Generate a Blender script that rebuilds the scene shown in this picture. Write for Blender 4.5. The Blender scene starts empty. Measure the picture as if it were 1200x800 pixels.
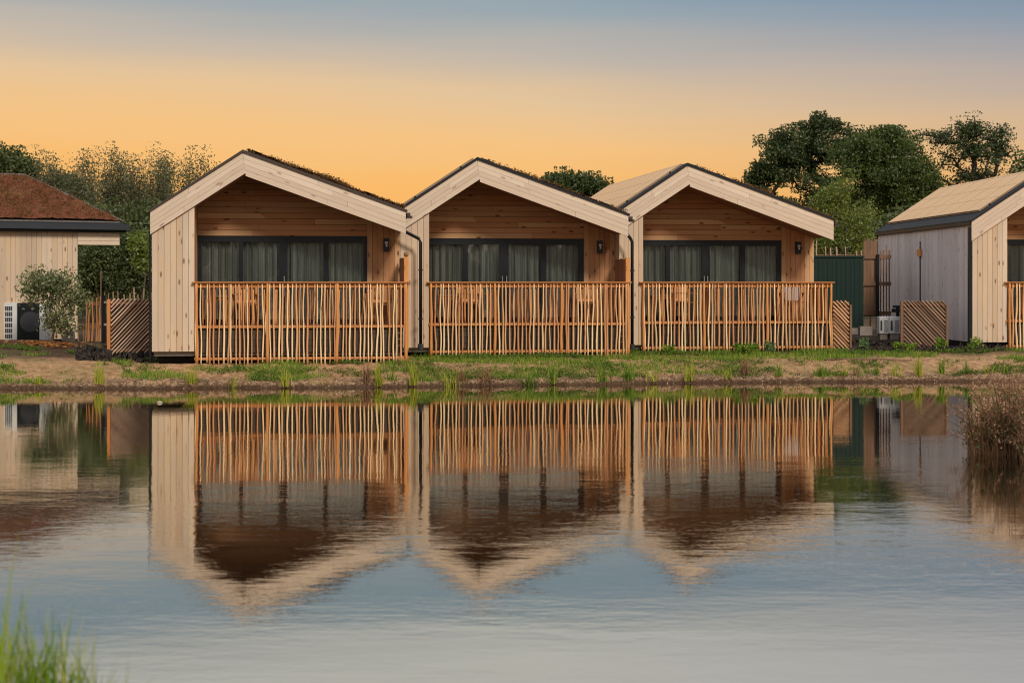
import bpy, math, random
import numpy as np
from math import sin, cos, radians, pi

random.seed(7)
C = bpy.context.scene.collection
SC = bpy.context.scene
EYE = 1.96
F = 1900.0           # focal length in photo pixels (1200 wide)
HOR = 331.0

def at(px, Y, py=None):
    x = (px - 600) / F * Y
    return (x, Y) if py is None else (x, Y, EYE + (HOR - py) / F * Y)

# ------------------------------------------------------------------ noise / terrain
_rng = np.random.RandomState(3)
_tab = _rng.rand(256, 256)
def vnoise(x, y):
    x = np.asarray(x, float); y = np.asarray(y, float)
    xi = np.floor(x).astype(int); yi = np.floor(y).astype(int)
    fx = x - xi; fy = y - yi
    fx = fx*fx*(3-2*fx); fy = fy*fy*(3-2*fy)
    a = _tab[xi & 255, yi & 255]; b = _tab[(xi+1) & 255, yi & 255]
    c = _tab[xi & 255, (yi+1) & 255]; d = _tab[(xi+1) & 255, (yi+1) & 255]
    return (a*(1-fx)+b*fx)*(1-fy)+(c*(1-fx)+d*fx)*fy - .5
def fbm(x, y, o=4):
    s = 0; a = 1.0
    for k in range(o):
        s = s + a*vnoise(x*2**k+17*k, y*2**k+9*k); a *= .5
    return s
def sstep(t):
    t = np.clip(t, 0, 1); return t*t*(3-2*t)
def far_edge(x):
    return np.interp(x, [-60, -9.5, -3.2, 0, 3.3, 7, 10.2, 60], [29.6, 29.85, 30.1, 30.8, 31.5, 32.0, 32.1, 33]) +   .26*fbm(np.asarray(x)*.55, np.zeros_like(x), 4) + .12*fbm(np.asarray(x)*4.5, np.ones_like(x), 3)
def ground(x, y):
    x = np.asarray(x, float); y = np.asarray(y, float)
    t = y - far_edge(x)
    lip = .085 + .07*(vnoise(x*1.7, y*.2)+.5)
    far = lip*sstep(t/.10) + (.35-lip)*sstep((t-.06)/1.75) + .09*sstep((t-1.8)/2.2)
    far = far + .20*np.exp(-((x+11.4)/2.6)**2-((y-37.2)/1.9)**2) + .1*sstep((t-8)/10)
    far = far + (.045*fbm(x*1.3, y*1.3) + .05*fbm(x*5, y*5, 3))*sstep(t/.4)*(1-.5*sstep((t-3)/5)) + .9*sstep((y-95)/300)
    # near bank and the right-hand bank
    near = (7.1 + .3*vnoise(x*.8, y*0)) - y
    xr = np.interp(y, [0, 8, 14, 18.5, 20.5, 23, 30, 60], [4.8, 6.0, 6.4, 6.25, 6.6, 8.4, 14, 30]) + .3*vnoise(y*.9, x*0)
    right = (x - xr)*.8
    n2 = .24*sstep(near/.7) + .1*sstep((near-.6)/3) + .02*fbm(x*3, y*3)*sstep(near/.5)
    r2 = .22*sstep(right/.8) + .12*sstep((right-.8)/3) + .03*fbm(x*3, y*3)*sstep(right/.5)
    h = np.where(t > 0, far, np.where(near > 0, n2, np.where(right > 0, r2, 0)))
    depth = np.minimum(np.minimum(-t, -near), -right)
    deep = -.6*sstep(depth/1.6) - .02
    inside = (t <= 0) & (near <= 0) & (right <= 0)
    return np.where(inside, deep, h)
def gz(x, y):
    return float(ground(np.array([x]), np.array([y]))[0])

# ------------------------------------------------------------------ mesh builder
class MB:
    def __init__(s): s.v = []; s.f = []; s.g = []
    def add(s, vs, fs, gs=None):
        n = len(s.v); s.v += [tuple(p) for p in vs]
        s.g += [tuple(p) for p in (gs if gs is not None else vs)]
        s.f += [tuple(i+n for i in f) for f in fs]
    def box(s, x0, x1, y0, y1, z0, z1, along='z'):
        vs = [(x, y, z) for z in (z0, z1) for y in (y0, y1) for x in (x0, x1)]
        fs = [(0, 2, 3, 1), (4, 5, 7, 6), (0, 1, 5, 4), (2, 6, 7, 3), (0, 4, 6, 2), (1, 3, 7, 5)]
        if along == 'z': gs = [(x+y, z, 0) for x, y, z in vs]
        elif along == 'x': gs = [(y+z, x, 0) for x, y, z in vs]
        else: gs = [(x+z, y, 0) for x, y, z in vs]
        s.add(vs, fs, gs)
    def prism(s, poly, y0, y1, g=None):
        """poly in the x-z plane, counter-clockwise seen from -y; extruded y0..y1"""
        n = len(poly)
        vs = [(x, y0, z) for x, z in poly] + [(x, y1, z) for x, z in poly]
        fs = [tuple(range(n)), tuple(range(2*n-1, n-1, -1))]
        for i in range(n):
            j = (i+1) % n
            fs.append((i, i+n, j+n, j))
        gg = g or (lambda x, y, z: (x+y, z, 0))
        s.add(vs, fs, [gg(*p) for p in vs])
    def tube(s, pts, rad, n=6, cap=True):
        P = [np.array(p, float) for p in pts]
        base = len(s.v); L = 0
        for i, p in enumerate(P):
            d = P[min(i+1, len(P)-1)] - P[max(i-1, 0)]
            d = d/(np.linalg.norm(d)+1e-9)
            a = np.array([1., 0, 0]) if abs(d[0]) < .8 else np.array([0, 1., 0])
            u = np.cross(d, a); u /= np.linalg.norm(u); w = np.cross(d, u)
            r = rad[i] if hasattr(rad, '__len__') else rad
            if i: L += float(np.linalg.norm(P[i]-P[i-1]))
            for k in range(n):
                th = 2*pi*k/n
                s.v.append(tuple(p + r*(cos(th)*u+sin(th)*w))); s.g.append((k/n*r*6.28, L, 0))
        for i in range(len(P)-1):
            for k in range(n):
                k2 = (k+1) % n
                s.f.append((base+i*n+k, base+i*n+k2, base+(i+1)*n+k2, base+(i+1)*n+k))
        if cap:
            s.f.append(tuple(base+k for k in range(n-1, -1, -1)))
            s.f.append(tuple(base+(len(P)-1)*n+k for k in range(n)))
    def build(s, name, mat, parent=None, smooth=False, loc=None, rot=None):
        me = bpy.data.meshes.new(name)
        me.from_pydata(s.v, [], s.f)
        at_ = me.attributes.new('gc', 'FLOAT_VECTOR', 'POINT')
        at_.data.foreach_set('vector', np.array(s.g, dtype=np.float32).ravel())
        me.materials.append(mat)
        if smooth: me.polygons.foreach_set('use_smooth', [True]*len(me.polygons))
        me.update()
        o = bpy.data.objects.new(name, me); C.objects.link(o)
        if parent: o.parent = parent
        if loc: o.location = loc
        if rot is not None: o.rotation_euler = (0, 0, rot)
        return o

def raw_mesh(name, V, Fc, mat, parent=None, loc=None, smooth=False):
    """V (n,3) array, Fc (m,k) int array; fast path"""
    V = np.asarray(V, np.float32); Fc = np.asarray(Fc, np.int32)
    me = bpy.data.meshes.new(name)
    me.vertices.add(len(V)); me.vertices.foreach_set('co', V.ravel())
    k = Fc.shape[1]
    me.loops.add(Fc.size); me.loops.foreach_set('vertex_index', Fc.ravel())
    me.polygons.add(len(Fc)); me.polygons.foreach_set('loop_start', np.arange(0, Fc.size, k, dtype=np.int32))
    if smooth: me.polygons.foreach_set('use_smooth', [True]*len(Fc))
    me.materials.append(mat); me.update(calc_edges=True); me.validate()
    o = bpy.data.objects.new(name, me); C.objects.link(o)
    if parent: o.parent = parent
    if loc is not None: o.location = loc
    return o

def tag(o, label=None, cat=None, group=None, kind=None):
    if label: o['label'] = label
    if cat: o['category'] = cat
    if group: o['group'] = group
    if kind: o['kind'] = kind
    return o
def thing(name, label, cat, loc=(0, 0, 0), rz=0, group=None):
    o = bpy.data.objects.new(name, None); C.objects.link(o)
    o.location = loc; o.rotation_euler = (0, 0, rz); o.empty_display_size = .2
    return tag(o, label, cat, group)

# ------------------------------------------------------------------ materials
class NT:
    def __init__(s, name):
        s.m = bpy.data.materials.new(name); s.m.use_nodes = True
        s.t = s.m.node_tree; s.t.nodes.clear(); s.L = s.t.links
        s.out = s.t.nodes.new('ShaderNodeOutputMaterial')
    def n(s, typ, **kw):
        nd = s.t.nodes.new('ShaderNode'+typ)
        for k, v in kw.items():
            if k.startswith('i_'):
                key = k[2:]; key = int(key) if key.isdigit() else key.replace('_', ' ')
                s.set(nd.inputs[key], v)
            else: setattr(nd, k, v)
        return nd
    def set(s, inp, v):
        if isinstance(v, bpy.types.NodeSocket): s.L.new(v, inp)
        elif isinstance(v, bpy.types.Node): s.L.new(v.outputs[0], inp)
        else: inp.default_value = v
    def math(s, op, a, b=0.0, c=None, clamp=False):
        nd = s.n('Math', operation=op, use_clamp=clamp); s.set(nd.inputs[0], a); s.set(nd.inputs[1], b)
        if c is not None: s.set(nd.inputs[2], c)
        return nd.outputs[0]
    def mix(s, f, a, b, mode='MIX'):
        nd = s.n('MixRGB', blend_type=mode); s.set(nd.inputs[0], f); s.set(nd.inputs[1], a); s.set(nd.inputs[2], b)
        return nd.outputs[0]
    def ramp(s, f, stops, interp='LINEAR'):
        nd = s.n('ValToRGB'); s.set(nd.inputs[0], f); r = nd.color_ramp; r.interpolation = interp
        while len(r.elements) < len(stops): r.elements.new(.5)
        for e, (p, c) in zip(r.elements, stops):
            e.position = p; e.color = c if len(c) == 4 else (*c, 1)
        return nd.outputs[0]
    def noise(s, vec, scale, detail=4, rough=.5):
        nd = s.n('TexNoise'); s.set(nd.inputs['Scale'], scale); s.set(nd.inputs['Detail'], detail); s.set(nd.inputs['Roughness'], rough)
        if vec is not None: s.set(nd.inputs['Vector'], vec)
        return nd.outputs[0]
    def mapped(s, vec, scale=(1, 1, 1), loc=(0, 0, 0), rot=(0, 0, 0)):
        nd = s.n('Mapping'); s.set(nd.inputs['Vector'], vec); s.set(nd.inputs['Scale'], scale)
        s.set(nd.inputs['Location'], loc); s.set(nd.inputs['Rotation'], rot)
        return nd.outputs[0]
    def finish(s, color, rough=.6, bump=None, bdist=.01, bstr=1.0, spec=.5, metallic=0.0):
        b = s.n('BsdfPrincipled'); s.set(b.inputs['Base Color'], color); s.set(b.inputs['Roughness'], rough)
        s.set(b.inputs['Specular IOR Level'], spec); s.set(b.inputs['Metallic'], metallic)
        if bump is not None:
            bn = s.n('Bump'); s.set(bn.inputs['Height'], bump); s.set(bn.inputs['Distance'], bdist); s.set(bn.inputs['Strength'], bstr)
            s.L.new(bn.outputs[0], b.inputs['Normal'])
        s.L.new(b.outputs[0], s.out.inputs[0])
        return s.m

def V4(c): return (*c, 1)

def wood(name, c_dark, c_light, knot=(.16, .07, .03), knots=.6, rough=.75, grey=None, streak=.5, tint=.5, objrand=False, warm=None):
    t = NT(name)
    gc = t.n('Attribute', attribute_name='gc').outputs['Vector']
    geo = t.n('NewGeometry'); rnd = geo.outputs['Random Per Island']
    if objrand: rnd = t.n('ObjectInfo').outputs['Random']
    off = t.n('CombineXYZ', i_0=t.math('MULTIPLY', rnd, 37.0), i_1=t.math('MULTIPLY', rnd, 91.0))
    vec = t.n('VectorMath', operation='ADD'); t.set(vec.inputs[0], gc); t.set(vec.inputs[1], off.outputs[0]); vec = vec.outputs[0]
    grain = t.noise(t.mapped(vec, (55, 2.2, 1)), 1.0, 5, .6)
    broad = t.noise(t.mapped(vec, (6, .9, 1)), 1.0, 3)
    f = t.math('ADD', t.math('MULTIPLY', grain, streak), t.math('MULTIPLY', rnd, tint))
    f = t.math('ADD', f, t.math('MULTIPLY', t.math('SUBTRACT', broad, .5), .7), clamp=True)
    col = t.mix(f, V4(c_dark), V4(c_light))
    if warm: # some boards redder than their neighbours
        r2 = t.math('FRACT', t.math('MULTIPLY', rnd, 7.31))
        col = t.mix(t.math('MULTIPLY', t.math('GREATER_THAN', r2, .62), .55), col, V4(warm))
    if grey:
        gm = t.noise(t.mapped(vec, (3, .6, 1)), 1.0, 4)
        col = t.mix(t.ramp(gm, [(.42, (0, 0, 0)), (.72, (.65, .65, .65))]), col, V4(grey))
    if knots:
        vo = t.n('TexVoronoi', feature='F1'); t.set(vo.inputs['Vector'], t.mapped(vec, (7.5, 2.6, 1))); t.set(vo.inputs['Scale'], 1.0)
        t.set(vo.inputs['Randomness'], 1.0)
        kn = t.ramp(vo.outputs['Distance'], [(.09, (1, 1, 1)), (.2, (0, 0, 0))])
        col = t.mix(t.math('MULTIPLY', kn, knots), col, V4(knot))
    return t.finish(col, rough, bump=grain, bdist=.004, bstr=.6, spec=.3)

M = {}
M['larch'] = wood('pale_larch', (.40, .28, .18), (.71, .555, .405), knots=.85, knot=(.17, .08, .035), tint=.7, warm=(.62, .44, .28), grey=(.50, .42, .34))
M['fascia'] = wood('fascia_larch', (.50, .375, .275), (.74, .605, .47), knots=.6, knot=(.22, .11, .06), tint=.5, streak=.7)
M['recess'] = wood('reddish_larch', (.33, .175, .085), (.60, .36, .19), knots=.9, knot=(.09, .03, .012), tint=.7, warm=(.42, .17, .07))  # porch walls: darker, redder base colour than the front boards
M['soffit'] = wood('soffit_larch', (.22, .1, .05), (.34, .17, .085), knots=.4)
M['grey_larch'] = wood('weathered_larch', (.48, .41, .39), (.78, .69, .66), knots=.5, grey=(.66, .62, .62))
M['stick'] = wood('peeled_chestnut', (.40, .17, .055), (.90, .66, .38), knots=.6, knot=(.2, .06, .02), streak=.5, tint=1.1, objrand=True, warm=(.52, .17, .05))
M['short_stick'] = wood('barked_chestnut', (.30, .09, .03), (.74, .38, .15), knots=.5, knot=(.14, .04, .015), streak=.4, tint=.9, objrand=True)
M['rail'] = wood('chestnut_rail', (.40, .13, .035), (.64, .28, .09), knots=.5)
M['post'] = wood('orange_post', (.50, .19, .05), (.70, .33, .11), knots=.5)
M['screen'] = wood('screen_board', (.20, .09, .045), (.36, .17, .09), knots=.6)
M['gate'] = wood('diagonal_stick', (.24, .12, .07), (.74, .52, .38), knots=.3, tint=1.1)
M['gate_dark'] = wood('dull_diagonal_stick', (.17, .09, .055), (.42, .26, .17), knots=.3, tint=1.0)
M['gate_bright'] = wood('fresh_diagonal_stick', (.46, .21, .09), (.76, .46, .25), knots=.3, tint=1.0)
M['oldwood'] = wood('old_brown_wood', (.12, .06, .035), (.26, .15, .09), knots=.4)
M['stake'] = wood('split_stake', (.28, .16, .09), (.52, .35, .22), knots=.4, tint=.9)
M['deck'] = wood('dark_deck', (.045, .032, .022), (.085, .06, .04), knots=.2)
M['decktop'] = wood('deck_board', (.20, .12, .07), (.33, .2, .12), knots=.3)
M['bark'] = wood('bark', (.05, .037, .027), (.13, .10, .075), knots=.3)
M['furn'] = wood('garden_teak', (.42, .18, .07), (.6, .3, .13), knots=.2)

def plain(name, col, rough=.5, spec=.5, metallic=0, var=.15, scale=6):
    t = NT(name)
    co = t.n('TexCoord').outputs['Object']
    nz = t.noise(co, scale, 4)
    c2 = tuple(max(0, x*(1-var*2)) for x in col); c1 = tuple(min(1, x*(1+var)) for x in col)
    return t.finish(t.mix(nz, V4(c2), V4(c1)), t.math('ADD', rough-.08, t.math('MULTIPLY', nz, .16)), bump=nz, bdist=.003, bstr=.3, spec=spec, metallic=metallic)
M['black'] = plain('black_metal', (.008, .009, .011), .45, spec=.25)
M['frame'] = plain('anthracite_frame', (.008, .011, .015), .45, spec=.2)
M['roofing'] = plain('roof_membrane', (.022, .023, .028), .75, spec=.2, scale=3)
M['slateroof'] = plain('dark_roof_sheet', (.028, .034, .042), .5, spec=.3, scale=2)
M['brown_trim'] = plain('brown_roof_edge', (.05, .032, .026), .7, scale=8)
M['white'] = plain('white_enamel', (.62, .63, .62), .45, var=.06)
M['steel'] = plain('brushed_steel', (.6, .6, .58), .3, metallic=.8)
M['green'] = plain('dark_green_paint', (.003, .022, .016), .55, var=.2, scale=2, spec=.3)
M['concrete'] = plain('pale_concrete', (.30, .26, .22), .9, var=.2, scale=9)
M['edging'] = plain('gravel_edging', (.2, .17, .15), .9, var=.4, scale=20)
M['void'] = plain('underfloor_dark', (.012, .01, .009), .9)
M['fan'] = plain('dark_grille', (.03, .034, .04), .6)
M['table'] = plain('pale_table_top', (.6, .48, .38), .5)
M['cushion'] = plain('grey_cushion', (.45, .42, .42), .9)
M['lens'] = plain('lamp_lens', (.55, .57, .6), .15)

t = NT('curtain')
co = t.n('TexCoord').outputs['Object']
nz = t.ramp(t.noise(t.mapped(co, (11, 0, .1)), 1, 3, .6), [(.36, (0, 0, 0)), (.64, (1, 1, 1))])  # vertical light and dark streaks painted in to suggest fold shading
d = t.n('BsdfDiffuse'); t.set(d.inputs[0], t.mix(nz, (.52, .52, .49, 1), (.95, .95, .89, 1)))
tr = t.n('BsdfTranslucent'); t.set(tr.inputs[0], (.3, .31, .27, 1))
mx = t.n('MixShader'); t.set(mx.inputs[0], .15); t.L.new(d.outputs[0], mx.inputs[1]); t.L.new(tr.outputs[0], mx.inputs[2]); t.L.new(mx.outputs[0], t.out.inputs[0])
M['curtain'] = t.m

t = NT('window_glass')
g = t.n('BsdfGlossy'); t.set(g.inputs['Roughness'], .03); t.set(g.inputs['Color'], (1, 1, 1, 1))
tp = t.n('BsdfTransparent'); t.set(tp.inputs[0], (.93, .97, .96, 1))
fr = t.n('Fresnel'); t.set(fr.inputs[0], 1.6)
co = t.n('TexCoord').outputs['Object']; bn = t.n('Bump'); t.set(bn.inputs['Height'], t.noise(co, 1.3, 2)); t.set(bn.inputs['Distance'], .004)
t.L.new(bn.outputs[0], g.inputs['Normal'])
mx = t.n('MixShader'); t.set(mx.inputs[0], t.math('ADD', fr.outputs[0], .05)); t.L.new(tp.outputs[0], mx.inputs[1]); t.L.new(g.outputs[0], mx.inputs[2]); t.L.new(mx.outputs[0], t.out.inputs[0])
M['glass'] = t.m

# solar panels: orange sky reflection painted into the base colour, thin cell lines
t = NT('solar_sky_tint')
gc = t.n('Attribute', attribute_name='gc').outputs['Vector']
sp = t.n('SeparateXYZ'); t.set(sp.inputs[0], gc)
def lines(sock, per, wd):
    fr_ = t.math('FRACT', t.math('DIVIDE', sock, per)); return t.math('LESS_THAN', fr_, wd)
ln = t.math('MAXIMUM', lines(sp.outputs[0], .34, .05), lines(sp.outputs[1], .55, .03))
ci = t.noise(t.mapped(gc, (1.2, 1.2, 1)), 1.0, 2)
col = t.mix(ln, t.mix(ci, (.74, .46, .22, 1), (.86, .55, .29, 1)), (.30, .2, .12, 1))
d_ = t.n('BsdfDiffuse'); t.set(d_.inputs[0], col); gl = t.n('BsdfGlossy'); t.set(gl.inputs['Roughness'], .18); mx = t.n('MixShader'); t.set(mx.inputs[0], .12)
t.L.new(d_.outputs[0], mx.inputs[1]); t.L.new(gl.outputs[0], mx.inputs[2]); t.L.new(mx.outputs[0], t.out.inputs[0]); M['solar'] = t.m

def sedum_mat():
    t = NT('sedum_roof'); co = t.n('TexCoord').outputs['Object']
    n1 = t.noise(co, 1.6, 5, .6); n2 = t.noise(co, 14, 5, .7)
    c = t.ramp(n1, [(.35, (.115, .036, .018)), (.5, (.19, .062, .03)), (.62, (.17, .085, .034)), (.75, (.10, .085, .032))])
    c = t.mix(.55, c, t.ramp(n2, [(.3, (.05, .018, .01)), (.7, (.30, .12, .06))]))
    return t.finish(c, .95, bump=n2, bdist=.05, spec=.1)
M['sedum'] = sedum_mat()
def tuft_mat(name, cols):
    t = NT(name); rnd = t.n('NewGeometry').outputs['Random Per Island']
    c = t.ramp(rnd, [(i/(len(cols)-1), x) for i, x in enumerate(cols)])
    d = t.n('BsdfDiffuse'); t.set(d.inputs[0], c); tr = t.n('BsdfTranslucent'); t.set(tr.inputs[0], c)
    mx = t.n('MixShader'); t.set(mx.inputs[0], .35); t.L.new(d.outputs[0], mx.inputs[1]); t.L.new(tr.outputs[0], mx.inputs[2]); t.L.new(mx.outputs[0], t.out.inputs[0])
    return t.m
M['sedum_tuft'] = tuft_mat('sedum_sprigs', [(.16, .06, .03), (.26, .12, .05), (.12, .07, .03), (.22, .15, .06)])
M['grass_green'] = tuft_mat('grass_green', [(.06, .16, .02), (.13, .27, .03), (.25, .36, .05), (.44, .42, .09)])
M['grass_yellow'] = tuft_mat('reed_yellow_green', [(.22, .28, .03), (.42, .46, .05), (.56, .52, .1), (.34, .40, .05)])
M['grass_near'] = tuft_mat('near_grass', [(.05, .13, .012), (.12, .24, .02), (.28, .38, .04), (.55, .5, .18)])
M['dry'] = tuft_mat('dry_stalks', [(.20, .10, .05), (.34, .2, .11), (.26, .13, .07), (.40, .28, .17)])
M['weed'] = tuft_mat('weed_leaves', [(.12, .2, .07), (.2, .3, .13), (.09, .17, .06), (.28, .36, .2)])
M['leaf_litter'] = tuft_mat('leaf_litter', [(.5, .2, .05), (.6, .28, .1), (.4, .15, .05), (.5, .33, .18)])

def leaf_mat(name, cols, trans=.35):
    t = NT(name); rnd = t.n('NewGeometry').outputs['Random Per Island']
    co = t.n('TexCoord').outputs['Object']
    n = t.noise(co, .9, 3)
    f = t.math('ADD', t.math('MULTIPLY', rnd, .6), t.math('MULTIPLY', t.math('SUBTRACT', n, .3), 1.0), clamp=True)
    c = t.ramp(f, [(i/(len(cols)-1), x) for i, x in enumerate(cols)])
    d = t.n('BsdfDiffuse'); t.set(d.inputs[0], c); tr = t.n('BsdfTranslucent'); t.set(tr.inputs[0], c)
    mx = t.n('MixShader'); t.set(mx.inputs[0], trans); t.L.new(d.outputs[0], mx.inputs[1]); t.L.new(tr.outputs[0], mx.inputs[2])
    gl = t.n('BsdfGlossy'); t.set(gl.inputs['Roughness'], .5); m2 = t.n('MixShader'); t.set(m2.inputs[0], .04)
    t.L.new(mx.outputs[0], m2.inputs[1]); t.L.new(gl.outputs[0], m2.inputs[2]); t.L.new(m2.outputs[0], t.out.inputs[0])
    return t.m
M['oak'] = leaf_mat('oak_leaves', [(.025, .045, .012), (.055, .085, .02), (.105, .135, .035)])
M['oak2'] = leaf_mat('broad_leaves', [(.045, .075, .012), (.085, .125, .022), (.14, .175, .035)], .45)
M['poplar'] = leaf_mat('poplar_leaves', [(.09, .10, .04), (.15, .16, .07), (.23, .23, .115)], .5)
M['hedge'] = leaf_mat('hedge_leaves', [(.05, .07, .018), (.09, .12, .03), (.16, .18, .045)], .45)
M['lime'] = leaf_mat('lime_leaves', [(.12, .17, .02), (.19, .24, .035), (.27, .30, .06)], .5)
M['olive'] = leaf_mat('grey_olive_leaves', [(.10, .13, .045), (.20, .23, .09), (.34, .36, .18)], .4)

# ground
t = NT('bank_ground'); geo = t.n('NewGeometry'); pos = geo.outputs['Position']
sp = t.n('SeparateXYZ'); t.set(sp.inputs[0], pos); Z = sp.outputs[2]; X_ = sp.outputs[0]; Y_ = sp.outputs[1]
n1 = t.noise(pos, .9, 5); n2 = t.noise(pos, 7, 6, .65); n3 = t.noise(pos, 38, 4, .7)
sand = t.mix(t.ramp(n2, [(.36, (0, 0, 0)), (.62, (1, 1, 1))]), (.36, .19, .085, 1), (.76, .47, .25, 1))
sand = t.mix(t.ramp(n3, [(.38, (0, 0, 0)), (.5, (1, 1, 1))]), t.mix(.55, sand, (.22, .12, .06, 1)), sand)
# pebbly reddish strip just above the water
peb = t.n('TexVoronoi'); t.set(peb.inputs['Scale'], 14.0); t.set(peb.inputs['Vector'], pos)
pc = t.mix(t.math('GREATER_THAN', t.noise(pos, 20, 2), .52), (.17, .105, .06, 1), (.46, .31, .19, 1))
edge = t.ramp(t.math('ADD', Z, t.math('MULTIPLY', t.math('SUBTRACT', n1, .5), .28)), [(.10, (.8, .8, .8)), (.17, (0, 0, 0))])
col = t.mix(edge, sand, pc)
wet = t.ramp(t.math('ADD', Z, t.math('MULTIPLY', t.math('SUBTRACT', n2, .5), .08)), [(.03, (1, 1, 1)), (.085, (0, 0, 0))])
col = t.mix(t.math('MULTIPLY', wet, .85), col, (.07, .035, .022, 1))
# turned brown soil further back
soil = t.mix(n2, (.035, .022, .015, 1), (.17, .095, .06, 1))
rowf = t.math('ADD', t.math('SUBTRACT', Y_, t.math('MULTIPLY', X_, .12)), t.math('MULTIPLY', t.math('SUBTRACT', n1, .5), 1.6))
col = t.mix(t.ramp(t.math('DIVIDE', t.math('SUBTRACT', rowf, 32.9), 4.0), [(.15, (0, 0, 0)), (.45, (1, 1, 1))]), col, soil)
# mossy tint
gm = t.ramp(t.math('ADD', n1, t.math('MULTIPLY', t.math('SUBTRACT', n2, .5), .5)), [(.52, (0, 0, 0)), (.6, (1, 1, 1))])
col = t.mix(t.math('MULTIPLY', t.math('MULTIPLY', gm, .3), t.math('SUBTRACT', 1.0, edge)), col, (.2, .21, .06, 1))
far_ = t.ramp(t.math('DIVIDE', Y_, 100.0), [(.62, (0, 0, 0)), (.7, (1, 1, 1))])
col = t.mix(far_, col, (.08, .11, .03, 1))
M['ground'] = t.finish(col, .95, bump=t.math('ADD', t.math('MULTIPLY', n3, .5), n2), bdist=.09, spec=.15)

# water
t = NT('pond_water'); pos = t.n('NewGeometry').outputs['Position']
w0 = t.noise(t.mapped(pos, (.7, 1.6, 1), loc=(5, 2, 0)), 1.0, 2, .5)
w1 = t.noise(t.mapped(pos, (2.6, 5.2, 1)), 1.0, 3, .5)
w2 = t.noise(t.mapped(pos, (8.0, 15, 1), loc=(3, 7, 0), rot=(0, 0, .12)), 1.0, 3, .55)
w3 = t.noise(t.mapped(pos, (.25, .5, 1)), 1.0, 2)
calm = t.ramp(w3, [(.4, (.35, .35, .35)), (.62, (1, 1, 1))])
sp = t.n('SeparateXYZ'); t.set(sp.inputs[0], pos)
nearw = t.ramp(t.math('DIVIDE', sp.outputs[1], 32.0), [(.2, (.3, .3, .3)), (.42, (.72, .72, .72)), (.72, (.27, .27, .27)), (.95, (.2, .2, .2))])
h = t.math('MULTIPLY', t.math('ADD', t.math('MULTIPLY', w0, .0035), t.math('ADD', t.math('MULTIPLY', w1, .0030), t.math('MULTIPLY', w2, .0017))), t.math('MULTIPLY', calm, nearw))
bn = t.n('Bump'); t.set(bn.inputs['Height'], h); t.set(bn.inputs['Distance'], 1.0); t.set(bn.inputs['Strength'], 1.0)
gl = t.n('BsdfGlossy'); t.set(gl.inputs['Roughness'], .018); t.set(gl.inputs['Color'], (1, .965, .90, 1)); t.L.new(bn.outputs[0], gl.inputs['Normal'])
bd = t.n('BsdfDiffuse'); t.set(bd.inputs[0], (.012, .012, .007, 1))
fr = t.n('Fresnel'); t.set(fr.inputs[0], 1.6)
fac = t.math('MULTIPLY_ADD', fr.outputs[0], .78, .34, clamp=True)
mx = t.n('MixShader'); t.set(mx.inputs[0], fac); t.L.new(bd.outputs[0], mx.inputs[1]); t.L.new(gl.outputs[0], mx.inputs[2]); t.L.new(mx.outputs[0], t.out.inputs[0])
M['water'] = t.m

# ------------------------------------------------------------------ setting: terrain and pond
xs = np.concatenate([[-900, -400, -200, -100, -60, -40, -30, -24, -20, -17], np.arange(-15, 15.01, .09), [17, 20, 24, 30, 40, 60, 100, 200, 400, 900]])
ys = np.concatenate([[-300, -60, -20, -8, -2, 1, 3, 4.5], np.arange(5.5, 9, .25), np.arange(9, 29, .7), np.arange(29.1, 30, .12), np.arange(30, 36, .055), np.arange(36, 42, .2), [43, 45, 48, 52, 60, 70, 90, 120, 180, 260, 400, 800, 1600]])
GX, GY = np.meshgrid(xs, ys)
GZ = ground(GX, GY)
GZ = np.where((np.abs(GX) > 16) & (GY < 60), np.where(GZ < 0, GZ, GZ), GZ)
V = np.stack([GX.ravel(), GY.ravel(), GZ.ravel()], 1)
nx, ny = len(xs), len(ys)
idx = np.arange(nx*ny).reshape(ny, nx)
Fc = np.stack([idx[:-1, :-1].ravel(), idx[:-1, 1:].ravel(), idx[1:, 1:].ravel(), idx[1:, :-1].ravel()], 1)
g = raw_mesh('ground', V, Fc, M['ground'], smooth=True); tag(g, kind='structure')
wv = np.array([(-70, 2, 0), (40, 2, 0), (40, 40, 0), (-70, 40, 0)], float)
w = raw_mesh('water', wv, np.array([[0, 1, 2, 3]]), M['water']); tag(w, kind='structure')

# ------------------------------------------------------------------ cabins
SL, SR = .66, .355
TH = math.atan(270/1900.)
ZB, ZD = .61, 1.11
def leaves(name, centers, counts, spread, size, mat, parent, rg, flat=.75, up=.3):
    P = np.repeat(centers, counts, axis=0); N = len(P)
    sp_ = np.repeat(spread, counts) if hasattr(spread, '__len__') else np.full(N, spread)
    d = rg.normal(size=(N, 3)).clip(-1.35, 1.35); d[:, 2] *= flat
    P = P + d*sp_[:, None]*.5
    n = rg.normal(size=(N, 3)) + np.array([0, -.3, up]); n /= np.linalg.norm(n, axis=1)[:, None]
    a = rg.normal(size=(N, 3)); u = np.cross(n, a); u /= np.linalg.norm(u, axis=1)[:, None]; v = np.cross(n, u)
    s = size*rg.uniform(.6, 1.35, N)[:, None]
    V = np.zeros((N, 4, 3)); V[:, 0] = P-u*s*.5; V[:, 1] = P-v*s*.3+n*s*.05; V[:, 2] = P+u*s*.5; V[:, 3] = P+v*s*.3+n*s*.05
    return raw_mesh(name, V.reshape(-1, 3), np.arange(4*N).reshape(N, 4), M[mat], parent)

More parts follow.
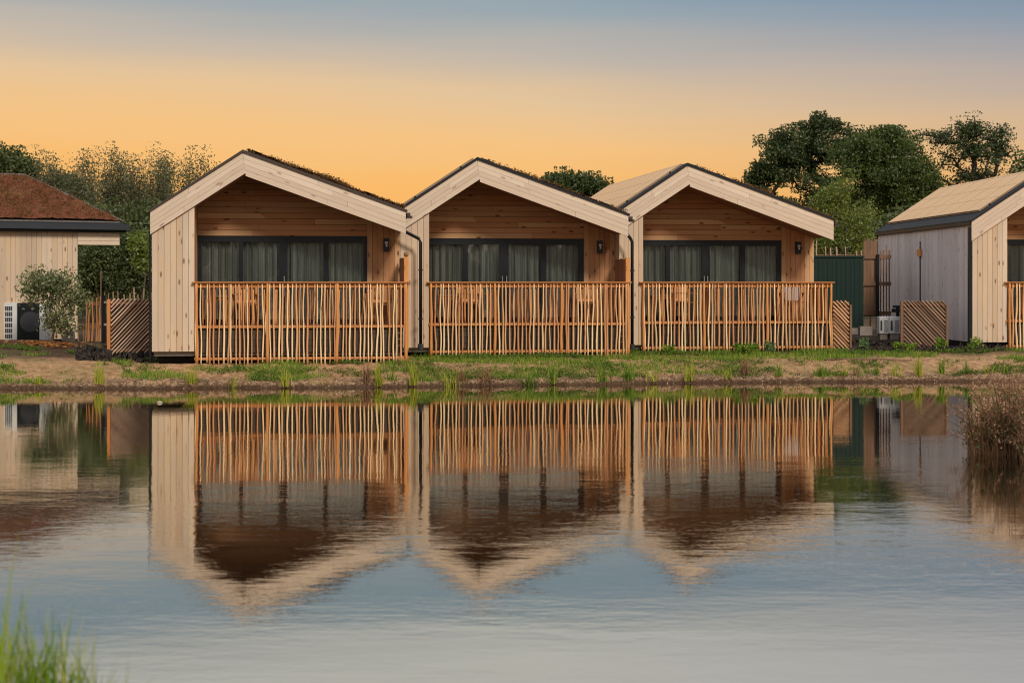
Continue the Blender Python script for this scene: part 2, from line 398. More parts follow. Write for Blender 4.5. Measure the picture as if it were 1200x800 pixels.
class Cabin:
    """origin: front-left corner; x along the front, y back; z absolute minus base"""
    def __init__(s, px, Y, rot, wa, W, wing, label, base=.34, left_trim=0, zA=4.513, depth=8.3, recess=1.2):
        X, Y = at(px, Y)
        s.x0, s.y0, s.rot = X, Y, rot
        s.wa, s.W, s.wing, s.lt, s.zA, s.D, s.R, s.base = wa, W, wing, left_trim, zA, depth, recess, base
        s.root = thing('cabin', label, 'cabin', (X, Y, base), rot)
    def w_at(s, px, d):
        k = (px-600)/F; c, q = cos(s.rot), sin(s.rot)
        # X = x0 + w c - d q ; Y = y0 + w q + d c ; X = kY
        return (k*(s.y0 + d*c) - s.x0 + d*q)/(c - k*q)
    def Yat(s, w, d): return s.y0 + w*sin(s.rot) + d*cos(s.rot)
    def z_at(s, py, w, d): return EYE + (HOR-py)/F*s.Yat(w, d)
    def world(s, w, d): return (s.x0 + w*cos(s.rot) - d*sin(s.rot), s.y0 + w*sin(s.rot) + d*cos(s.rot))
    def top(s, w): return s.zA - (SL*(s.wa-w) if w < s.wa else SR*(w-s.wa))
    def bot(s, w):
        return min(s.zA-.443 - SL*(s.wa-w), s.zA-.385 - SR*(w-s.wa))

def cabin_body(c, solar=False, side='larch', sedum=0, winpx=None, right_end=None, lamppx=None, glasstop=None):
    B = c.base; r = c.root; lt = c.lt
    Z = lambda z: z - B
    rnd = random.Random(int(c.x0*100))
    # --- walls: shell made of boards over dark backing
    wl = MB()
    wl.prism([(lt+.05, Z(ZB)), (c.W-.05, Z(ZB)), (c.W-.05, Z(c.bot(c.W-.05)+.05)), (c.wa+.057, Z(c.bot(c.wa+.057)+.05)), (lt+.05, Z(c.bot(lt+.05)+.05))], c.R+.62, c.D-.05)
    wl.build('core', M['void'], r)
    # left wing box front boards (vertical)
    fb = MB(); bw = .1165; x = lt
    fb_back = MB()
    fb_back.prism([(lt+.01, Z(ZB)+.02), (c.wing-.01, Z(ZB)+.02), (c.wing-.01, Z(c.bot(c.wing))), (lt+.01, Z(c.bot(lt)))], .022, .05)
    n = max(1, round((c.wing-lt)/bw)); bw = (c.wing-lt)/n
    for i in range(n):
        a, b = lt+i*bw+.003, lt+(i+1)*bw-.003
        fb.prism([(a, Z(ZB)), (b, Z(ZB)), (b, Z(c.bot(b)+.12)), (a, Z(c.bot(a)+.12))], 0, .02)
    # wing inner side (facing the porch) boards
    m = MB(); k = 9; dy = c.R/k
    for i in range(k):
        m.box(c.wing-.02, c.wing-.002, .02+i*dy+.002, .02+(i+1)*dy-.002, Z(ZD), Z(c.bot(c.wing)+.06))
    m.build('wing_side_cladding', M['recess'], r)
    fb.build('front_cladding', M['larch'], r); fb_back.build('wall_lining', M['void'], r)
    # left side wall, vertical boards along depth
    sm = MB(); nb = int(c.D/.14); dy = c.D/nb
    for i in range(nb):
        a, b = i*dy+.004+(.0), (i+1)*dy-.004
        sm.box(lt, lt+.02, a+.001, b, Z(ZB), Z(c.top(lt)-.09))
    sm.box(lt+.021, lt+.05, .06, c.D, Z(ZB), Z(c.top(lt)-.11))
    sm.build('side_wall', M[side], r)
    rm = MB(); d0 = c.R
    nb = int((c.D-d0)/.14); dy = (c.D-d0)/nb
    for i in range(nb):
        rm.box(c.W-.02, c.W, d0+i*dy+.003, d0+(i+1)*dy-.003, Z(ZB), Z(c.bot(c.W)+.05))
    rm.box(c.W-.05, c.W-.021, d0, c.D, Z(ZB), Z(c.bot(c.W)+.04))
    rm.build('side_wall', M['larch'], r)
    bk = MB(); bk.prism([(lt+.02, Z(ZB)), (c.W-.02, Z(ZB)), (c.W-.02, Z(c.bot(c.W)+.05)), (c.wa, Z(c.bot(c.wa)+.05)), (lt+.02, Z(c.bot(lt)+.05))], c.D-.045, c.D)
    bk.build('back_wall', M['larch'], r)
    # --- recessed facade
    R = c.R
    xl = c.wing; xr = c.w_at(winpx[1], R); xl_f = xl
    zt = c.z_at(winpx[2], xr, R)          # top of the window frame
    hs = MB(); z = zt; bh = .118
    apexz = c.bot(c.wa+.057)+.03
    def xlim(z):
        a = c.wa - (c.zA-.443-z)/SL + 0; b = c.wa + (c.zA-.385-z)/SR
        return max(a-.06, xl), min(b+.08, xr+.0)
    while z < apexz:
        z2 = min(z+bh, apexz)
        a0, b0 = xlim(z+.003); a1, b1 = xlim(z2-.003)
        if b1 - a1 < .05: b1 = a1+.05
        # broken into lengths
        cuts = [0, 1] if b0-a0 < 1.4 else [0, rnd.uniform(.3, .7), 1]
        for q in range(len(cuts)-1):
            f0, f1 = cuts[q], cuts[q+1]
            e = .0015
            hs.prism([(a0+(b0-a0)*f0+e, Z(z+.004)), (a0+(b0-a0)*f1-e, Z(z+.004)), (a1+(b1-a1)*f1-e, Z(z2-.004)), (a1+(b1-a1)*f0+e, Z(z2-.004))], R, R+.02, g=lambda x, y, z_: (z_, x, 0))
        z = z2
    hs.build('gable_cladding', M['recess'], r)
    hb = MB(); hb.prism([(xl, Z(zt)), (c.W-.03, Z(zt)), (c.W-.03, Z(c.bot(c.W)+.02)), (c.wa+.057, Z(apexz)), (xl, Z(c.bot(xl)+.02))], R+.022, R+.06)
    hb.box(xr+.001, c.W-.03, R+.022, R+.06, Z(ZD), Z(zt))
    hb.build('wall_lining', M['void'], r)
    # vertical boards right of the window
    vb = MB(); n = round((c.W-xr)/.118); bw = (c.W-xr)/n
    for i in range(n):
        a, b = xr+i*bw+.003, xr+(i+1)*bw-.003
        vb.prism([(a, Z(ZD)), (b, Z(ZD)), (b, Z(c.bot(b)+.05)), (a, Z(c.bot(a)+.05))], R-.004, R+.018)
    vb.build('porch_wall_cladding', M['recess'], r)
    # --- sliding window wall
    fr = MB(); y0, y1 = R-.03, R+.03
    panes = [(c.w_at(a, R), c.w_at(b, R)) for a, b in winpx[0]]
    panes[0] = (xl+.08, panes[0][1])
    zg = c.z_at(winpx[3], xr, R); zs = ZD+.1
    fr.box(xl+.003, xr-.003, y0, y1, Z(zg), Z(zt)-.003, 'x')
    fr.box(xl+.003, xr-.003, y0, y1, Z(ZD), Z(zs), 'x')
    edges = [xl+.003] + [v for p in panes for v in p] + [xr-.003]
    for i in range(0, len(edges), 2):
        if edges[i+1]-edges[i] > .005: fr.box(edges[i], edges[i+1], y0+.004, y1-.004, Z(zs), Z(zg))
    F_ = fr.build('sliding_window', M['frame'], r)
    for a, b in panes:
        p = MB(); p.box(a-.004, b+.004, R+.006, R+.012, Z(zs)-.004, Z(zg)+.004); p.build('pane', M['glass'], F_)
        # curtain: folded sheet
        cu = MB(); nn = 110; vs = []; ph = rnd.uniform(0, 6)
        fq = rnd.uniform(34, 44)
        for i in range(nn+1):
            x = a-.02 + (b-a+.04)*i/nn
            dd = .055*(abs(sin(.5*(fq*x+ph+1.6*sin(6*x+ph))))*2-1) + .02*sin(87*x+ph*2)
            for zz in (zs-.05, (zs+zg)/2, zg+.05):
                vs.append((x, R+.115+dd*(1.15 if zz < 2 else .9), Z(zz)))
        fs = [(3*i+j, 3*i+3+j, 3*i+4+j, 3*i+1+j) for i in range(nn) for j in (0, 1)]
        cu.add(vs, fs); cu.build('curtain', M['curtain'], r, smooth=True)
    for hx in winpx[4]:
        xx = c.w_at(hx, R-.06); hm = MB(); zt_ = c.z_at(323.5, xx, R)
        hm.tube([(xx, R-.075, Z(zt_-.42)), (xx, R-.075, Z(zt_))], .009, 8)
        for zz in (zt_-.36, zt_-.05): hm.tube([(xx, R-.075, Z(zz)), (xx, R-.028, Z(zz))], .007, 6)
        hm.build('handle', M['steel'], F_)
    dk = MB(); dk.box(xl, c.W-.06, R+.45, R+.6, Z(ZB), Z(zt+.1)); dk.build('room_back', M['void'], r)
    # --- fascia, four strips each side, mitred at the ridge
    fa = MB(); cutsL = [0, .118, .225, .325, .443]; cutsR = [0, .10, .195, .285, .385]
    for k in range(4):
        mit = lambda i: c.wa + .057*i/4
        a, b = cutsL[k], cutsL[k+1]; e = .004
        mA, mB_ = mit(k), mit(k+1)
        lw = lt-.03
        gl_ = lambda x, y, z_: ((z_-x*SL)*.8, x*1.2, 0)
        gr_ = lambda x, y, z_: ((z_+x*SR)*.9, x*1.06, 0)
        L = lambda w, q: Z(c.zA - SL*(c.wa-w) - q)
        Rr = lambda w, q: Z(c.zA - SR*(w-c.wa) - q)
        # at the mitre both slopes meet: use left line up to the mitre
        cut = rnd.uniform(.35, .65)
        xm = lw + (c.wa-lw)*cut
        for u0, u1 in ((lw, xm-.002), (xm+.002, None)):
            t1a, t1b = (mA-.003, mB_-.003) if u1 is None else (u1, u1)
            fa.prism([(u0, L(u0, b-e)), (t1b, L(t1b, b-e)), (t1a, L(t1a, a)), (u0, L(u0, a))], -.045, -.008, g=gl_)
        cut = rnd.uniform(.3, .7); W2 = c.W+.03
        xm = c.wa + (W2-c.wa)*cut
        for u0, u1 in ((None, xm-.002), (xm+.002, W2)):
            t0a, t0b = (mA+.003, mB_+.003) if u0 is None else (u0, u0)
            fa.prism([(t0b, Rr(t0b, b-e)), (u1, Rr(u1, b-e)), (u1, Rr(u1, a)), (t0a, Rr(t0a, a))], -.045, -.008, g=gr_)
    fa.build('fascia', M['fascia'], r)
    # --- roof body
    W2 = c.W+.02; lw = lt-.02
    rf = MB()
    rf.prism([(lw, Z(c.top(lw)-.085)), (lt+.06, Z(c.top(lt+.06)-.09)), (lt+.07, Z(c.top(lt+.07)-.40)), (c.wa+.05, Z(c.bot(c.wa+.05)+.045)), (c.wa, Z(c.zA-.004)), (lw, Z(c.top(lw)-.004))], 0, c.D+.1)
    rf.prism([(c.wa+.05, Z(c.bot(c.wa+.05)+.045)), (W2, Z(c.top(W2)-.345)), (W2, Z(c.top(W2)-.004)), (c.wa, Z(c.zA-.004))], 0, c.D+.1)
    roof = rf.build('roof', M['roofing'], r)
    tr = MB(); q = .045
    tr.prism([(lw-.04, Z(c.top(lw-.04))+.002), (c.wa, Z(c.zA)+.002), (c.wa, Z(c.zA)+q+.012), (lw-.04, Z(c.top(lw-.04))+q)], -.075, c.D+.12)
    tr.prism([(c.wa+.001, Z(c.zA)+.002), (W2+.04, Z(c.top(W2+.04))+.002), (W2+.04, Z(c.top(W2+.04))+q), (c.wa+.001, Z(c.zA)+q+.012)], -.075, c.D+.12)
    tr.build('roof_edge', M['brown_trim'] if not solar else M['roofing'], roof)
    # soffit boards in the porch
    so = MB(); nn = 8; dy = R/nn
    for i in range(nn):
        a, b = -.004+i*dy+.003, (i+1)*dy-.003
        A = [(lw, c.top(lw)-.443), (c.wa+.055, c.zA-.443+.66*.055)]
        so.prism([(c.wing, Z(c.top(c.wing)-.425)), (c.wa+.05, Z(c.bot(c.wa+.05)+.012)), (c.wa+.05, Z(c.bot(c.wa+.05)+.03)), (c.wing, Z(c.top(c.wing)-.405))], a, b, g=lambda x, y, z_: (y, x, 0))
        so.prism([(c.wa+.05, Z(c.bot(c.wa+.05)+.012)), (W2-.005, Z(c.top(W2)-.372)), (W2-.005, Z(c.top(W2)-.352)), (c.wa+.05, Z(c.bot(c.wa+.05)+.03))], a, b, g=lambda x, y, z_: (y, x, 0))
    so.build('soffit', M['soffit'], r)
    # gutters
    gt = MB(); zg_ = Z(c.top(c.W)-.02); gt.box(W2+.03, W2+.10, -.06, c.D, zg_-.10, zg_-.015, 'y'); gt.box(W2+.03, W2+.14, -.06, -.02, zg_-.13, zg_-.075, 'x')
    gt.build('gutter', M['brown_trim'], roof)
    gt = MB(); zg_ = Z(c.top(lw)-.02); gt.box(lw-.05, lw-.002, -.03, c.D, zg_-.06, zg_+.015, 'y'); gt.build('gutter', M['black'], roof)
    # --- solar panels on the left slope
    if solar:
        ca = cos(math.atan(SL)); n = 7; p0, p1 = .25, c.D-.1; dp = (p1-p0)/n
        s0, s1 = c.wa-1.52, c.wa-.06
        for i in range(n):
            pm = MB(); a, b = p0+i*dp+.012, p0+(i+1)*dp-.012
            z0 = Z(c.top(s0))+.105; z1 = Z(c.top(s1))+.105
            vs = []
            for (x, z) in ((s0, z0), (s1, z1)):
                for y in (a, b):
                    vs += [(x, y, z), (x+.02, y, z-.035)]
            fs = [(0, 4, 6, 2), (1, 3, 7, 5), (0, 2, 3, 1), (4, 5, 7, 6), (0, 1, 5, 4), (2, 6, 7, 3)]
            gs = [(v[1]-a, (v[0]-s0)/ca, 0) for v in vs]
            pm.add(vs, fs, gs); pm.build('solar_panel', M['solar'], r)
        fm = MB()
        for x in (s0+.25, s1-.25):
            fm.box(x-.02, x+.02, p0, p1, Z(c.top(x))+.045, Z(c.top(x))+.085, 'y')
        fm.build('panel_rail', M['black'], r)
    # --- sedum on the right slope
    if sedum:
        n1, n2 = 60, 120
        gx = np.linspace(c.wa+.1, c.W-.0, n1); gy = np.linspace(.02, c.D-.1, n2)
        A, Bq = np.meshgrid(gx, gy)
        H = .05 + .07*(fbm(A*3+c.x0, Bq*3)+.5).clip(0, 1)*sedum + .03*(fbm(A*9, Bq*9, 2)+.5).clip(0, 1)*sedum
        ZZ = c.zA - SR*(A-c.wa) - B + H
        idx = np.arange(n1*n2).reshape(n2, n1)
        Fq = np.stack([idx[:-1, :-1].ravel(), idx[:-1, 1:].ravel(), idx[1:, 1:].ravel(), idx[1:, :-1].ravel()], 1)
        sd = raw_mesh('sedum', np.stack([A.ravel(), Bq.ravel(), ZZ.ravel()], 1), Fq, M['sedum'], roof, smooth=True)
        rg = np.random.RandomState(5+int(c.x0*10) % 50)
        N = int(2300*sedum)
        bx = rg.uniform(c.wa+.1, c.W, N); bx = np.where(rg.rand(N) < .4*min(sedum, 1), rg.uniform(c.wa+.9, c.W, N), bx)
        by = rg.uniform(.02, 1, N)**2*5
        amp = (.25+1.5*(fbm(bx*1.7+5, by*.9, 3)+.5).clip(0, 1))*sedum**.4
        bz = c.zA - SR*(bx-c.wa) - B + .055 + .05*amp*rg.rand(N)
        leaves('sedum_sprigs', np.stack([bx, by, bz], 1), (3+6*amp).astype(int), .045+.03*amp, .034, 'sedum_tuft', roof, rg, flat=.8)
    return cabin_rest(c, R, Z, B, lt, side, lamppx, r)

def cabin_rest(c, R, Z, B, lt, side, lamppx, r):
    # --- floor, deck
    dm = MB(); n = 8; dy = (R-.02)/n
    for i in range(n): dm.box(c.wing+.005, c.W-.02, .03+i*dy+.003, .03+(i+1)*dy-.003, Z(ZD)-.03, Z(ZD)-.001, 'x')
    dm.build('deck', M['decktop'], r)
    dm = MB(); hgt = (ZD-.035-.58)/4
    for i in range(4): dm.box(c.wing+.005, c.W-.02, .035, .06, Z(.58)+i*hgt+.003, Z(.58)+(i+1)*hgt-.003, 'x')
    dm.build('deck_skirt', M['deck'], r)
    um = MB(); um.box(lt+.03, c.W-.06, .10, c.D-.06, Z(ZB)-.09, Z(ZB)-.002, 'x'); um.build('floor_frame', M['concrete'] if side == 'larch' else M['black'], r)
    um = MB(); um.box(lt+.1, c.W-.1, .42, .46, -.3, Z(ZB)-.095); um.box(lt+.1, lt+.14, .47, c.D-.2, -.3, Z(ZB)-.095); um.build('underfloor_shade_sheet', M['void'], r)  # near-black sheet standing in for the shade under the floor
    # --- lamp on the porch wall
    if lamppx:
        xx = c.w_at(lamppx[0], R-.06); zz = Z(c.z_at(lamppx[1], xx, R))
        lm = MB(); lm.box(xx-.02, xx+.02, R-.05, R-.005, zz-.05, zz+.05); lm.box(xx-.055, xx+.055, R-.14, R-.05, zz-.14, zz+.14)
        lamp = lm.build('wall_lamp', M['black'], r)
        lm = MB(); lm.box(xx-.03, xx+.03, R-.148, R-.141, zz+.02, zz+.06); lm.box(xx-.012, xx+.02, R-.148, R-.141, zz-.04, zz+.005); lm.build('lens', M['lens'], lamp)
    return r

def blades(bx, by, bz, h, w, lean, rg, segs=1):
    N = len(bx); az = rg.uniform(0, 2*pi, N); la = rg.uniform(0, 2*pi, N); ln = lean*h/np.maximum(h.mean(), 1e-6)*rg.uniform(0, 1.6, N)
    dx, dy = np.cos(az)*w*.5, np.sin(az)*w*.5
    V = np.zeros((N, 3, 3))
    V[:, 0] = np.stack([bx-dx, by-dy, bz], 1); V[:, 1] = np.stack([bx+dx, by+dy, bz], 1)
    V[:, 2] = np.stack([bx+np.cos(la)*ln, by+np.sin(la)*ln, bz+h], 1)
    return V.reshape(-1, 3), np.arange(3*N).reshape(N, 3)

def arcs(bx, by, bz, h, w, lean, rg, az=None, S=5):
    """curved tapering blades, S segments"""
    N = len(bx); la = rg.uniform(0, 2*pi, N) if az is None else az
    fa = rg.uniform(0, 2*pi, N)
    dx, dy = np.cos(fa)*.5, np.sin(fa)*.5
    V = np.zeros((N, 2*(S+1), 3))
    for i in range(S+1):
        q = i/S; wd = w*(1-q**1.6)+w*.06
        r_ = lean*q**2.0; z = bz + h*(q - .25*(lean/np.maximum(h, .01))*q**3)
        V[:, 2*i] = np.stack([bx+np.cos(la)*r_-dx*wd, by+np.sin(la)*r_-dy*wd, z], 1)
        V[:, 2*i+1] = np.stack([bx+np.cos(la)*r_+dx*wd, by+np.sin(la)*r_+dy*wd, z], 1)
    base = (np.arange(N)*2*(S+1))[:, None, None]
    f = np.array([[2*i, 2*i+1, 2*i+3, 2*i+2] for i in range(S)])[None]
    return V.reshape(-1, 3), (f+base).reshape(-1, 4)

c1 = Cabin(178, 31.67, TH, 1.751, 4.931, .818, 'largest and leftmost of the three timber cabins by the pond, planted right roof slope')
cabin_body(c1, solar=False, sedum=1.0, lamppx=(452.5, 287),
    winpx=([(238, 280), (285, 327), (337, 379), (384, 426)], 430, 277, 284, [333]))
X2, Y2 = (559-600)/F*33.8, 33.8
ap = 1.751
def from_apex(px, Y): # front-left corner such that the ridge sits at that pixel column
    x, y = at(px, Y); return x-ap*cos(TH), y-ap*sin(TH)
x2, y2 = from_apex(559, 33.8)
c2 = Cabin(600+x2/y2*F, y2, TH, ap, 4.931, .752, 'middle timber cabin of the three by the pond, thin panels on its left roof slope', base=.38, left_trim=.15)
cabin_body(c2, solar=True, sedum=.5, lamppx=(702.5, 289.5),
    winpx=([(497, 543), (548, 585), (596, 633.5), (640, 678)], 684, 280, 287, [588.5, 593.5]))
x3, y3 = from_apex(805, 35.25)
c3 = Cabin(600+x3/y3*F, y3, TH, ap, 5.02, .78, 'right-hand timber cabin of the three, its orange sky-tinted solar roof showing beside the ridge', base=.42, left_trim=.25, zA=4.50)
cabin_body(c3, solar=True, sedum=.4, lamppx=(935, 290.5),
    winpx=([(737, 780), (785, 822), (830, 867), (873, 910)], 915.5, 282, 288, [825, 829]))
c4 = Cabin(1139.5, 36.7, radians(1.8), ap, 4.95, .80, 'timber cabin cut off by the right edge, grey weathered side wall and solar roof', base=.36)
cabin_body(c4, solar=True, side='grey_larch', sedum=.5,
    winpx=([(1186, 1222), (1227, 1260), (1270, 1300), (1305, 1340)], 1346, 281, 287, [1265]))
# weathered wall joint, small lamp, downpipes
m = MB(); m.box(-.012, -.002, 4.12, 4.2, ZB-.36, 3.0-.36); m.build('wall_joint', M['black'], c4.root)
m = MB(); m.box(-.05, -.002, 4.0, 4.3, 2.62-.36, 2.80-.36); m.build('wall_lamp', M['post'], c4.root)
m = MB(); m.box(-.09, -.02, -.02, .06, .40-.36, 3.22-.36); m.box(-.02, -.003, -.02, .02, 2.5-.36, 2.55-.36); m.build('downpipe', M['black'], c4.root)
m = MB(); m.tube([(-.035, -.01, .05), (-.035, -.01, 2.96-.34)], .022, 8); m.build('downpipe', M['black'], c1.root)
def downpipe(c, pxv, pyb, d=.9):
    """swan-neck from the right eave to the neighbour's corner, then down"""
    B = c.base
    w0 = c.W+.06; w1 = c.w_at(pxv, d-.02)
    z0 = c.z_at(270.5, w0, d); z1 = c.z_at(281, w1, d); zb = c.z_at(pyb, w1, d)
    m = MB(); m.tube([(w0-.1, d, z0+.08-B), (w0, d, z0-B), (w1-.03, d, z1+.02-B), (w1, d, z1-.05-B), (w1, d, zb-B)], .034, 8)
    p = m.build('downpipe', M['black'], c.root, smooth=True)
    for zz in (1.2, 2.2): m = MB(); m.box(w1-.045, w1+.045, d-.04, d+.06, zz-B, zz+.03-B); m.build('pipe_bracket', M['black'], p)
    m = MB(); m.tube([(w1, d, zb+.02-B), (w1, d, zb-.1-B)], .055, 8); m.build('pipe_shoe', M['fan'], p)
downpipe(c1, 493, 404); downpipe(c2, 741, 404, .45)

# hip-roofed cabin on the left
def left_cabin():
    al = math.atan(1000/1900.)
    X, Y = at(147, 39.1)
    r = thing('cabin', 'timber cabin cut off by the left edge, with a reddish-brown planted hip roof', 'cabin', (X, Y, .5), al+pi)
    # local: x runs left along the eave (away), y towards the camera => flip: use x' = -x
    B = .5; Lg = 13; Wd = 5.0; ze = 3.36; zr = 4.58
    # local frame after rotation by al+pi: +x = back along -u_w, +y = -n (towards camera). points: (a, -b)
    def pt(a, b, z): return (a, -b, z-B)
    V = [pt(0, 0, ze), pt(Lg, 0, ze), pt(Lg, Wd, ze), pt(0, Wd, ze), pt(1.84, 2.5, zr), pt(Lg-1.84, 2.5, zr)]
    m = MB(); dz = .11
    V2 = [(x, y, z-dz) for x, y, z in V[:4]]
    m.add(V+V2, [(1, 0, 4, 5), (0, 3, 4), (3, 2, 5, 4), (2, 1, 5), (0, 1, 7, 6), (1, 2, 8, 7), (2, 3, 9, 8), (3, 0, 6, 9), (6, 7, 8, 9)])
    roof = m.build('roof', M['roofing'], r)
    # sedum carpet on near slope
    n1, n2 = 200, 46
    U, Vv = np.meshgrid(np.linspace(0, 1, n1), np.linspace(0, 1, n2))
    b = .12 + Vv*2.38; a = (.10+Vv*1.74) + U*(Lg-2*(.10+Vv*1.74))
    z = ze + (zr-ze)*b/2.5 + .03 + .06*(fbm(a*3, b*3)+.5) + .03*fbm(a*10, b*10, 2)
    idx = np.arange(n1*n2).reshape(n2, n1)
    Fq = np.stack([idx[:-1, 1:].ravel(), idx[:-1, :-1].ravel(), idx[1:, :-1].ravel(), idx[1:, 1:].ravel()], 1)
    raw_mesh('sedum', np.stack([a.ravel(), -b.ravel(), (z-B).ravel()], 1), Fq, M['sedum'], roof, smooth=True)
    rg = np.random.RandomState(11); N = 9000
    vv = rg.rand(N); bb = .12+vv*2.36; aa = (.12+vv*1.72)+rg.rand(N)*(8-(.12+vv*1.72))
    hh = rg.uniform(.03, .09, N)*(.5+(vnoise(aa*2, bb*2)+.5))
    leaves('sedum_sprigs', np.stack([aa, -bb, ze+(zr-ze)*bb/2.5+.06-B+hh*.5], 1)[:4200], np.full(4200, 5), .07, .036, 'sedum_tuft', roof, rg)
    # pale gravel/metal verge strip along the hip and eave
    m = MB(); m.tube([pt(.02, .03, ze+.07), pt(1.86, 2.5, zr+.06)], .02, 5); m.tube([pt(1.86, 2.5, zr+.06), pt(Lg-1.86, 2.5, zr+.06)], .03, 5)
    m.box(.12, Lg, -.14, -.08, ze+.03-B, ze+.07-B, 'x'); m.build('roof_edging', M['edging'], roof)
    m = MB(); m.box(-.06, Lg, .02, .14, ze-.14-B, ze-.005-B, 'x'); m.box(-.1, -.02, -Wd, .02, ze-.14-B, ze-.005-B, 'y'); m.build('gutter', M['slateroof'], roof)
    m = MB(); m.box(-.02, Lg, -.03, .015, ze-.2-B, ze-.145-B, 'x'); m.build('eave_board', M['black'], roof)
    # wall: vertical boards from a=wl to Lg
    wl = 0
    kx = (95-600)/F  # find a where px=95
    q, cc = sin(al), cos(al)
    # X - a cc = k (Y - a q)
    wl = (X - kx*Y + .12*q)/(cc - kx*q)
    m = MB(); x = wl
    while x < Lg-.3:
        m.box(x+.003, x+.117, -.13, -.11, .62-B, ze-.17-B); x += .12
    m.box(wl, Lg-.3, -.16, -.131, .63-B, ze-.2-B)
    m.build('wall', M['larch'], r)
    m = MB(); m.box(wl+.01, Lg-.4, -Wd+.2, -.165, .45-B, ze-.21-B); m.build('core', M['void'], r)
    m = MB(); 
    for i in range(3): m.box(.12, wl-.002, -.125, -.09, ze-.5+i*.1-B+.003, ze-.4+i*.1-B-.003, 'x')
    m.build('porch_beam', M['fascia'], r)
    m = MB(); m.box(.0, wl, -Wd+.05, -.15, ze-.22-B, ze-.2-B, 'x'); m.build('porch_ceiling', M['soffit'], r)
left_cabin()

# ------------------------------------------------------------------ stick fences (balustrade in front of each porch)
def wavy(h, r0, rg, amp=.016, n=9, lean=0):
    ph = [rg.uniform(0, 6.28) for _ in range(3)]; fq = [rg.uniform(2.2, 5) for _ in range(2)]
    pts = []; rr = []
    for i in range(n):
        q = i/(n-1); z = q*h
        pts.append((lean*q + amp*(sin(fq[0]*z+ph[0])+.45*sin(fq[1]*2*z+ph[1]))*(.4+.6*sin(pi*min(q*1.1, 1))), amp*.5*sin(fq[1]*z+ph[2]), z))
        rr.append(r0*(1.12-.32*q+.06*sin(9*z+ph[1])))
    return pts, rr

def stick_fence(c, w0, w1, label, posts, seed, maxw=None, side_panel=False, screen=False):
    rg = random.Random(seed)
    X, Y = c.world(w0, -.04); zb = gz(X, Y) - .02
    f = thing('stick_fence', label, 'fence', (X, Y, zb), c.rot, 'stick fences along the cabin porches')
    top = EYE + .015 - zb; mid = ZD - .015 - zb; L = w1-w0
    m = MB(); m.box(-.04, L+.03, -.05, .075, top-.022, top, 'x'); m.build('handrail', M['rail'], f)
    m = MB(); m.box(0, L, .02, .06, top-.115, top-.024, 'x'); m.build('top_rail', M['rail'], f)
    m = MB(); m.box(0, L, .012, .05, mid-.03, mid+.02, 'x'); m.build('mid_rail', M['rail'], f)
    Xe, Ye = c.world(w1, -.04)
    m = MB(); m.box(0, L, .012, .05, .10, .15, 'x'); m.build('bottom_rail', M['rail'], f)
    for p in posts:
        xx = max(.04, min(L-.04, c.w_at(p, -.04)-w0)); m = MB()
        h = top-.024
        pts, rr = wavy(h, .029, rg, .008, 8)
        m.tube([(xx+a, -.012+b*.4, z) for a, b, z in pts], rr, 8); m.build('post', M['post'], f, smooth=True)
    n = int(L/.083); 
    for i in range(n):
        xx = .02 + (L-.04)*(i+.5)/n + rg.uniform(-.022, .022)
        gx, gy = c.world(w0+xx, -.04); bot = gz(gx, gy)-zb-.02 + max(0, rg.uniform(-.03, .05))
        pts, rr = wavy(top-.03-bot, rg.uniform(.0125, .0205), rg, rg.uniform(.004, .015), 11, rg.uniform(-.016, .016))
        m = MB(); m.tube([(xx+a, -.008+b*.5, bot+z) for a, b, z in pts], rr, 6); m.build('stick', M['stick'], f, smooth=True)
    n = int(L/.078)
    for i in range(n):   # shorter sticks on the deck side of the rails
        xx = .05 + (L-.1)*(i+.5)/n + rg.uniform(-.03, .03)
        hh = top-mid-.05
        pts, rr = wavy(hh, rg.uniform(.014, .02), rg, rg.uniform(.005, .014), 6, rg.uniform(-.02, .02))
        m = MB(); m.tube([(xx+a, .078+b*.3, mid+.0+z) for a, b, z in pts], rr, 6); m.build('short_stick', M['short_stick'], f, smooth=True)
    return f
f1 = stick_fence(c1, c1.w_at(227.5, -.04), c1.w_at(478.5, -.04), 'stick fence in front of the largest, leftmost cabin of the three', [230.5, 313.5, 395, 476], 1)
f2 = stick_fence(c2, c2.w_at(502.5, -.04), c2.w_at(738.5, -.04), 'stick fence in front of the middle cabin of the three', [505, 580, 658, 736], 2)
f3 = stick_fence(c3, c3.w_at(751.5, -.04), c3.w_at(976, -.04), 'stick fence in front of the right-hand cabin, its free end beside a diagonal slat panel', [754, 825, 899, 974], 3)
f4 = stick_fence(c4, c4.w_at(1179.5, -.04), c4.w_at(1262, -.04), 'stick fence cut off by the right edge of the view', [1183, 1255], 4)
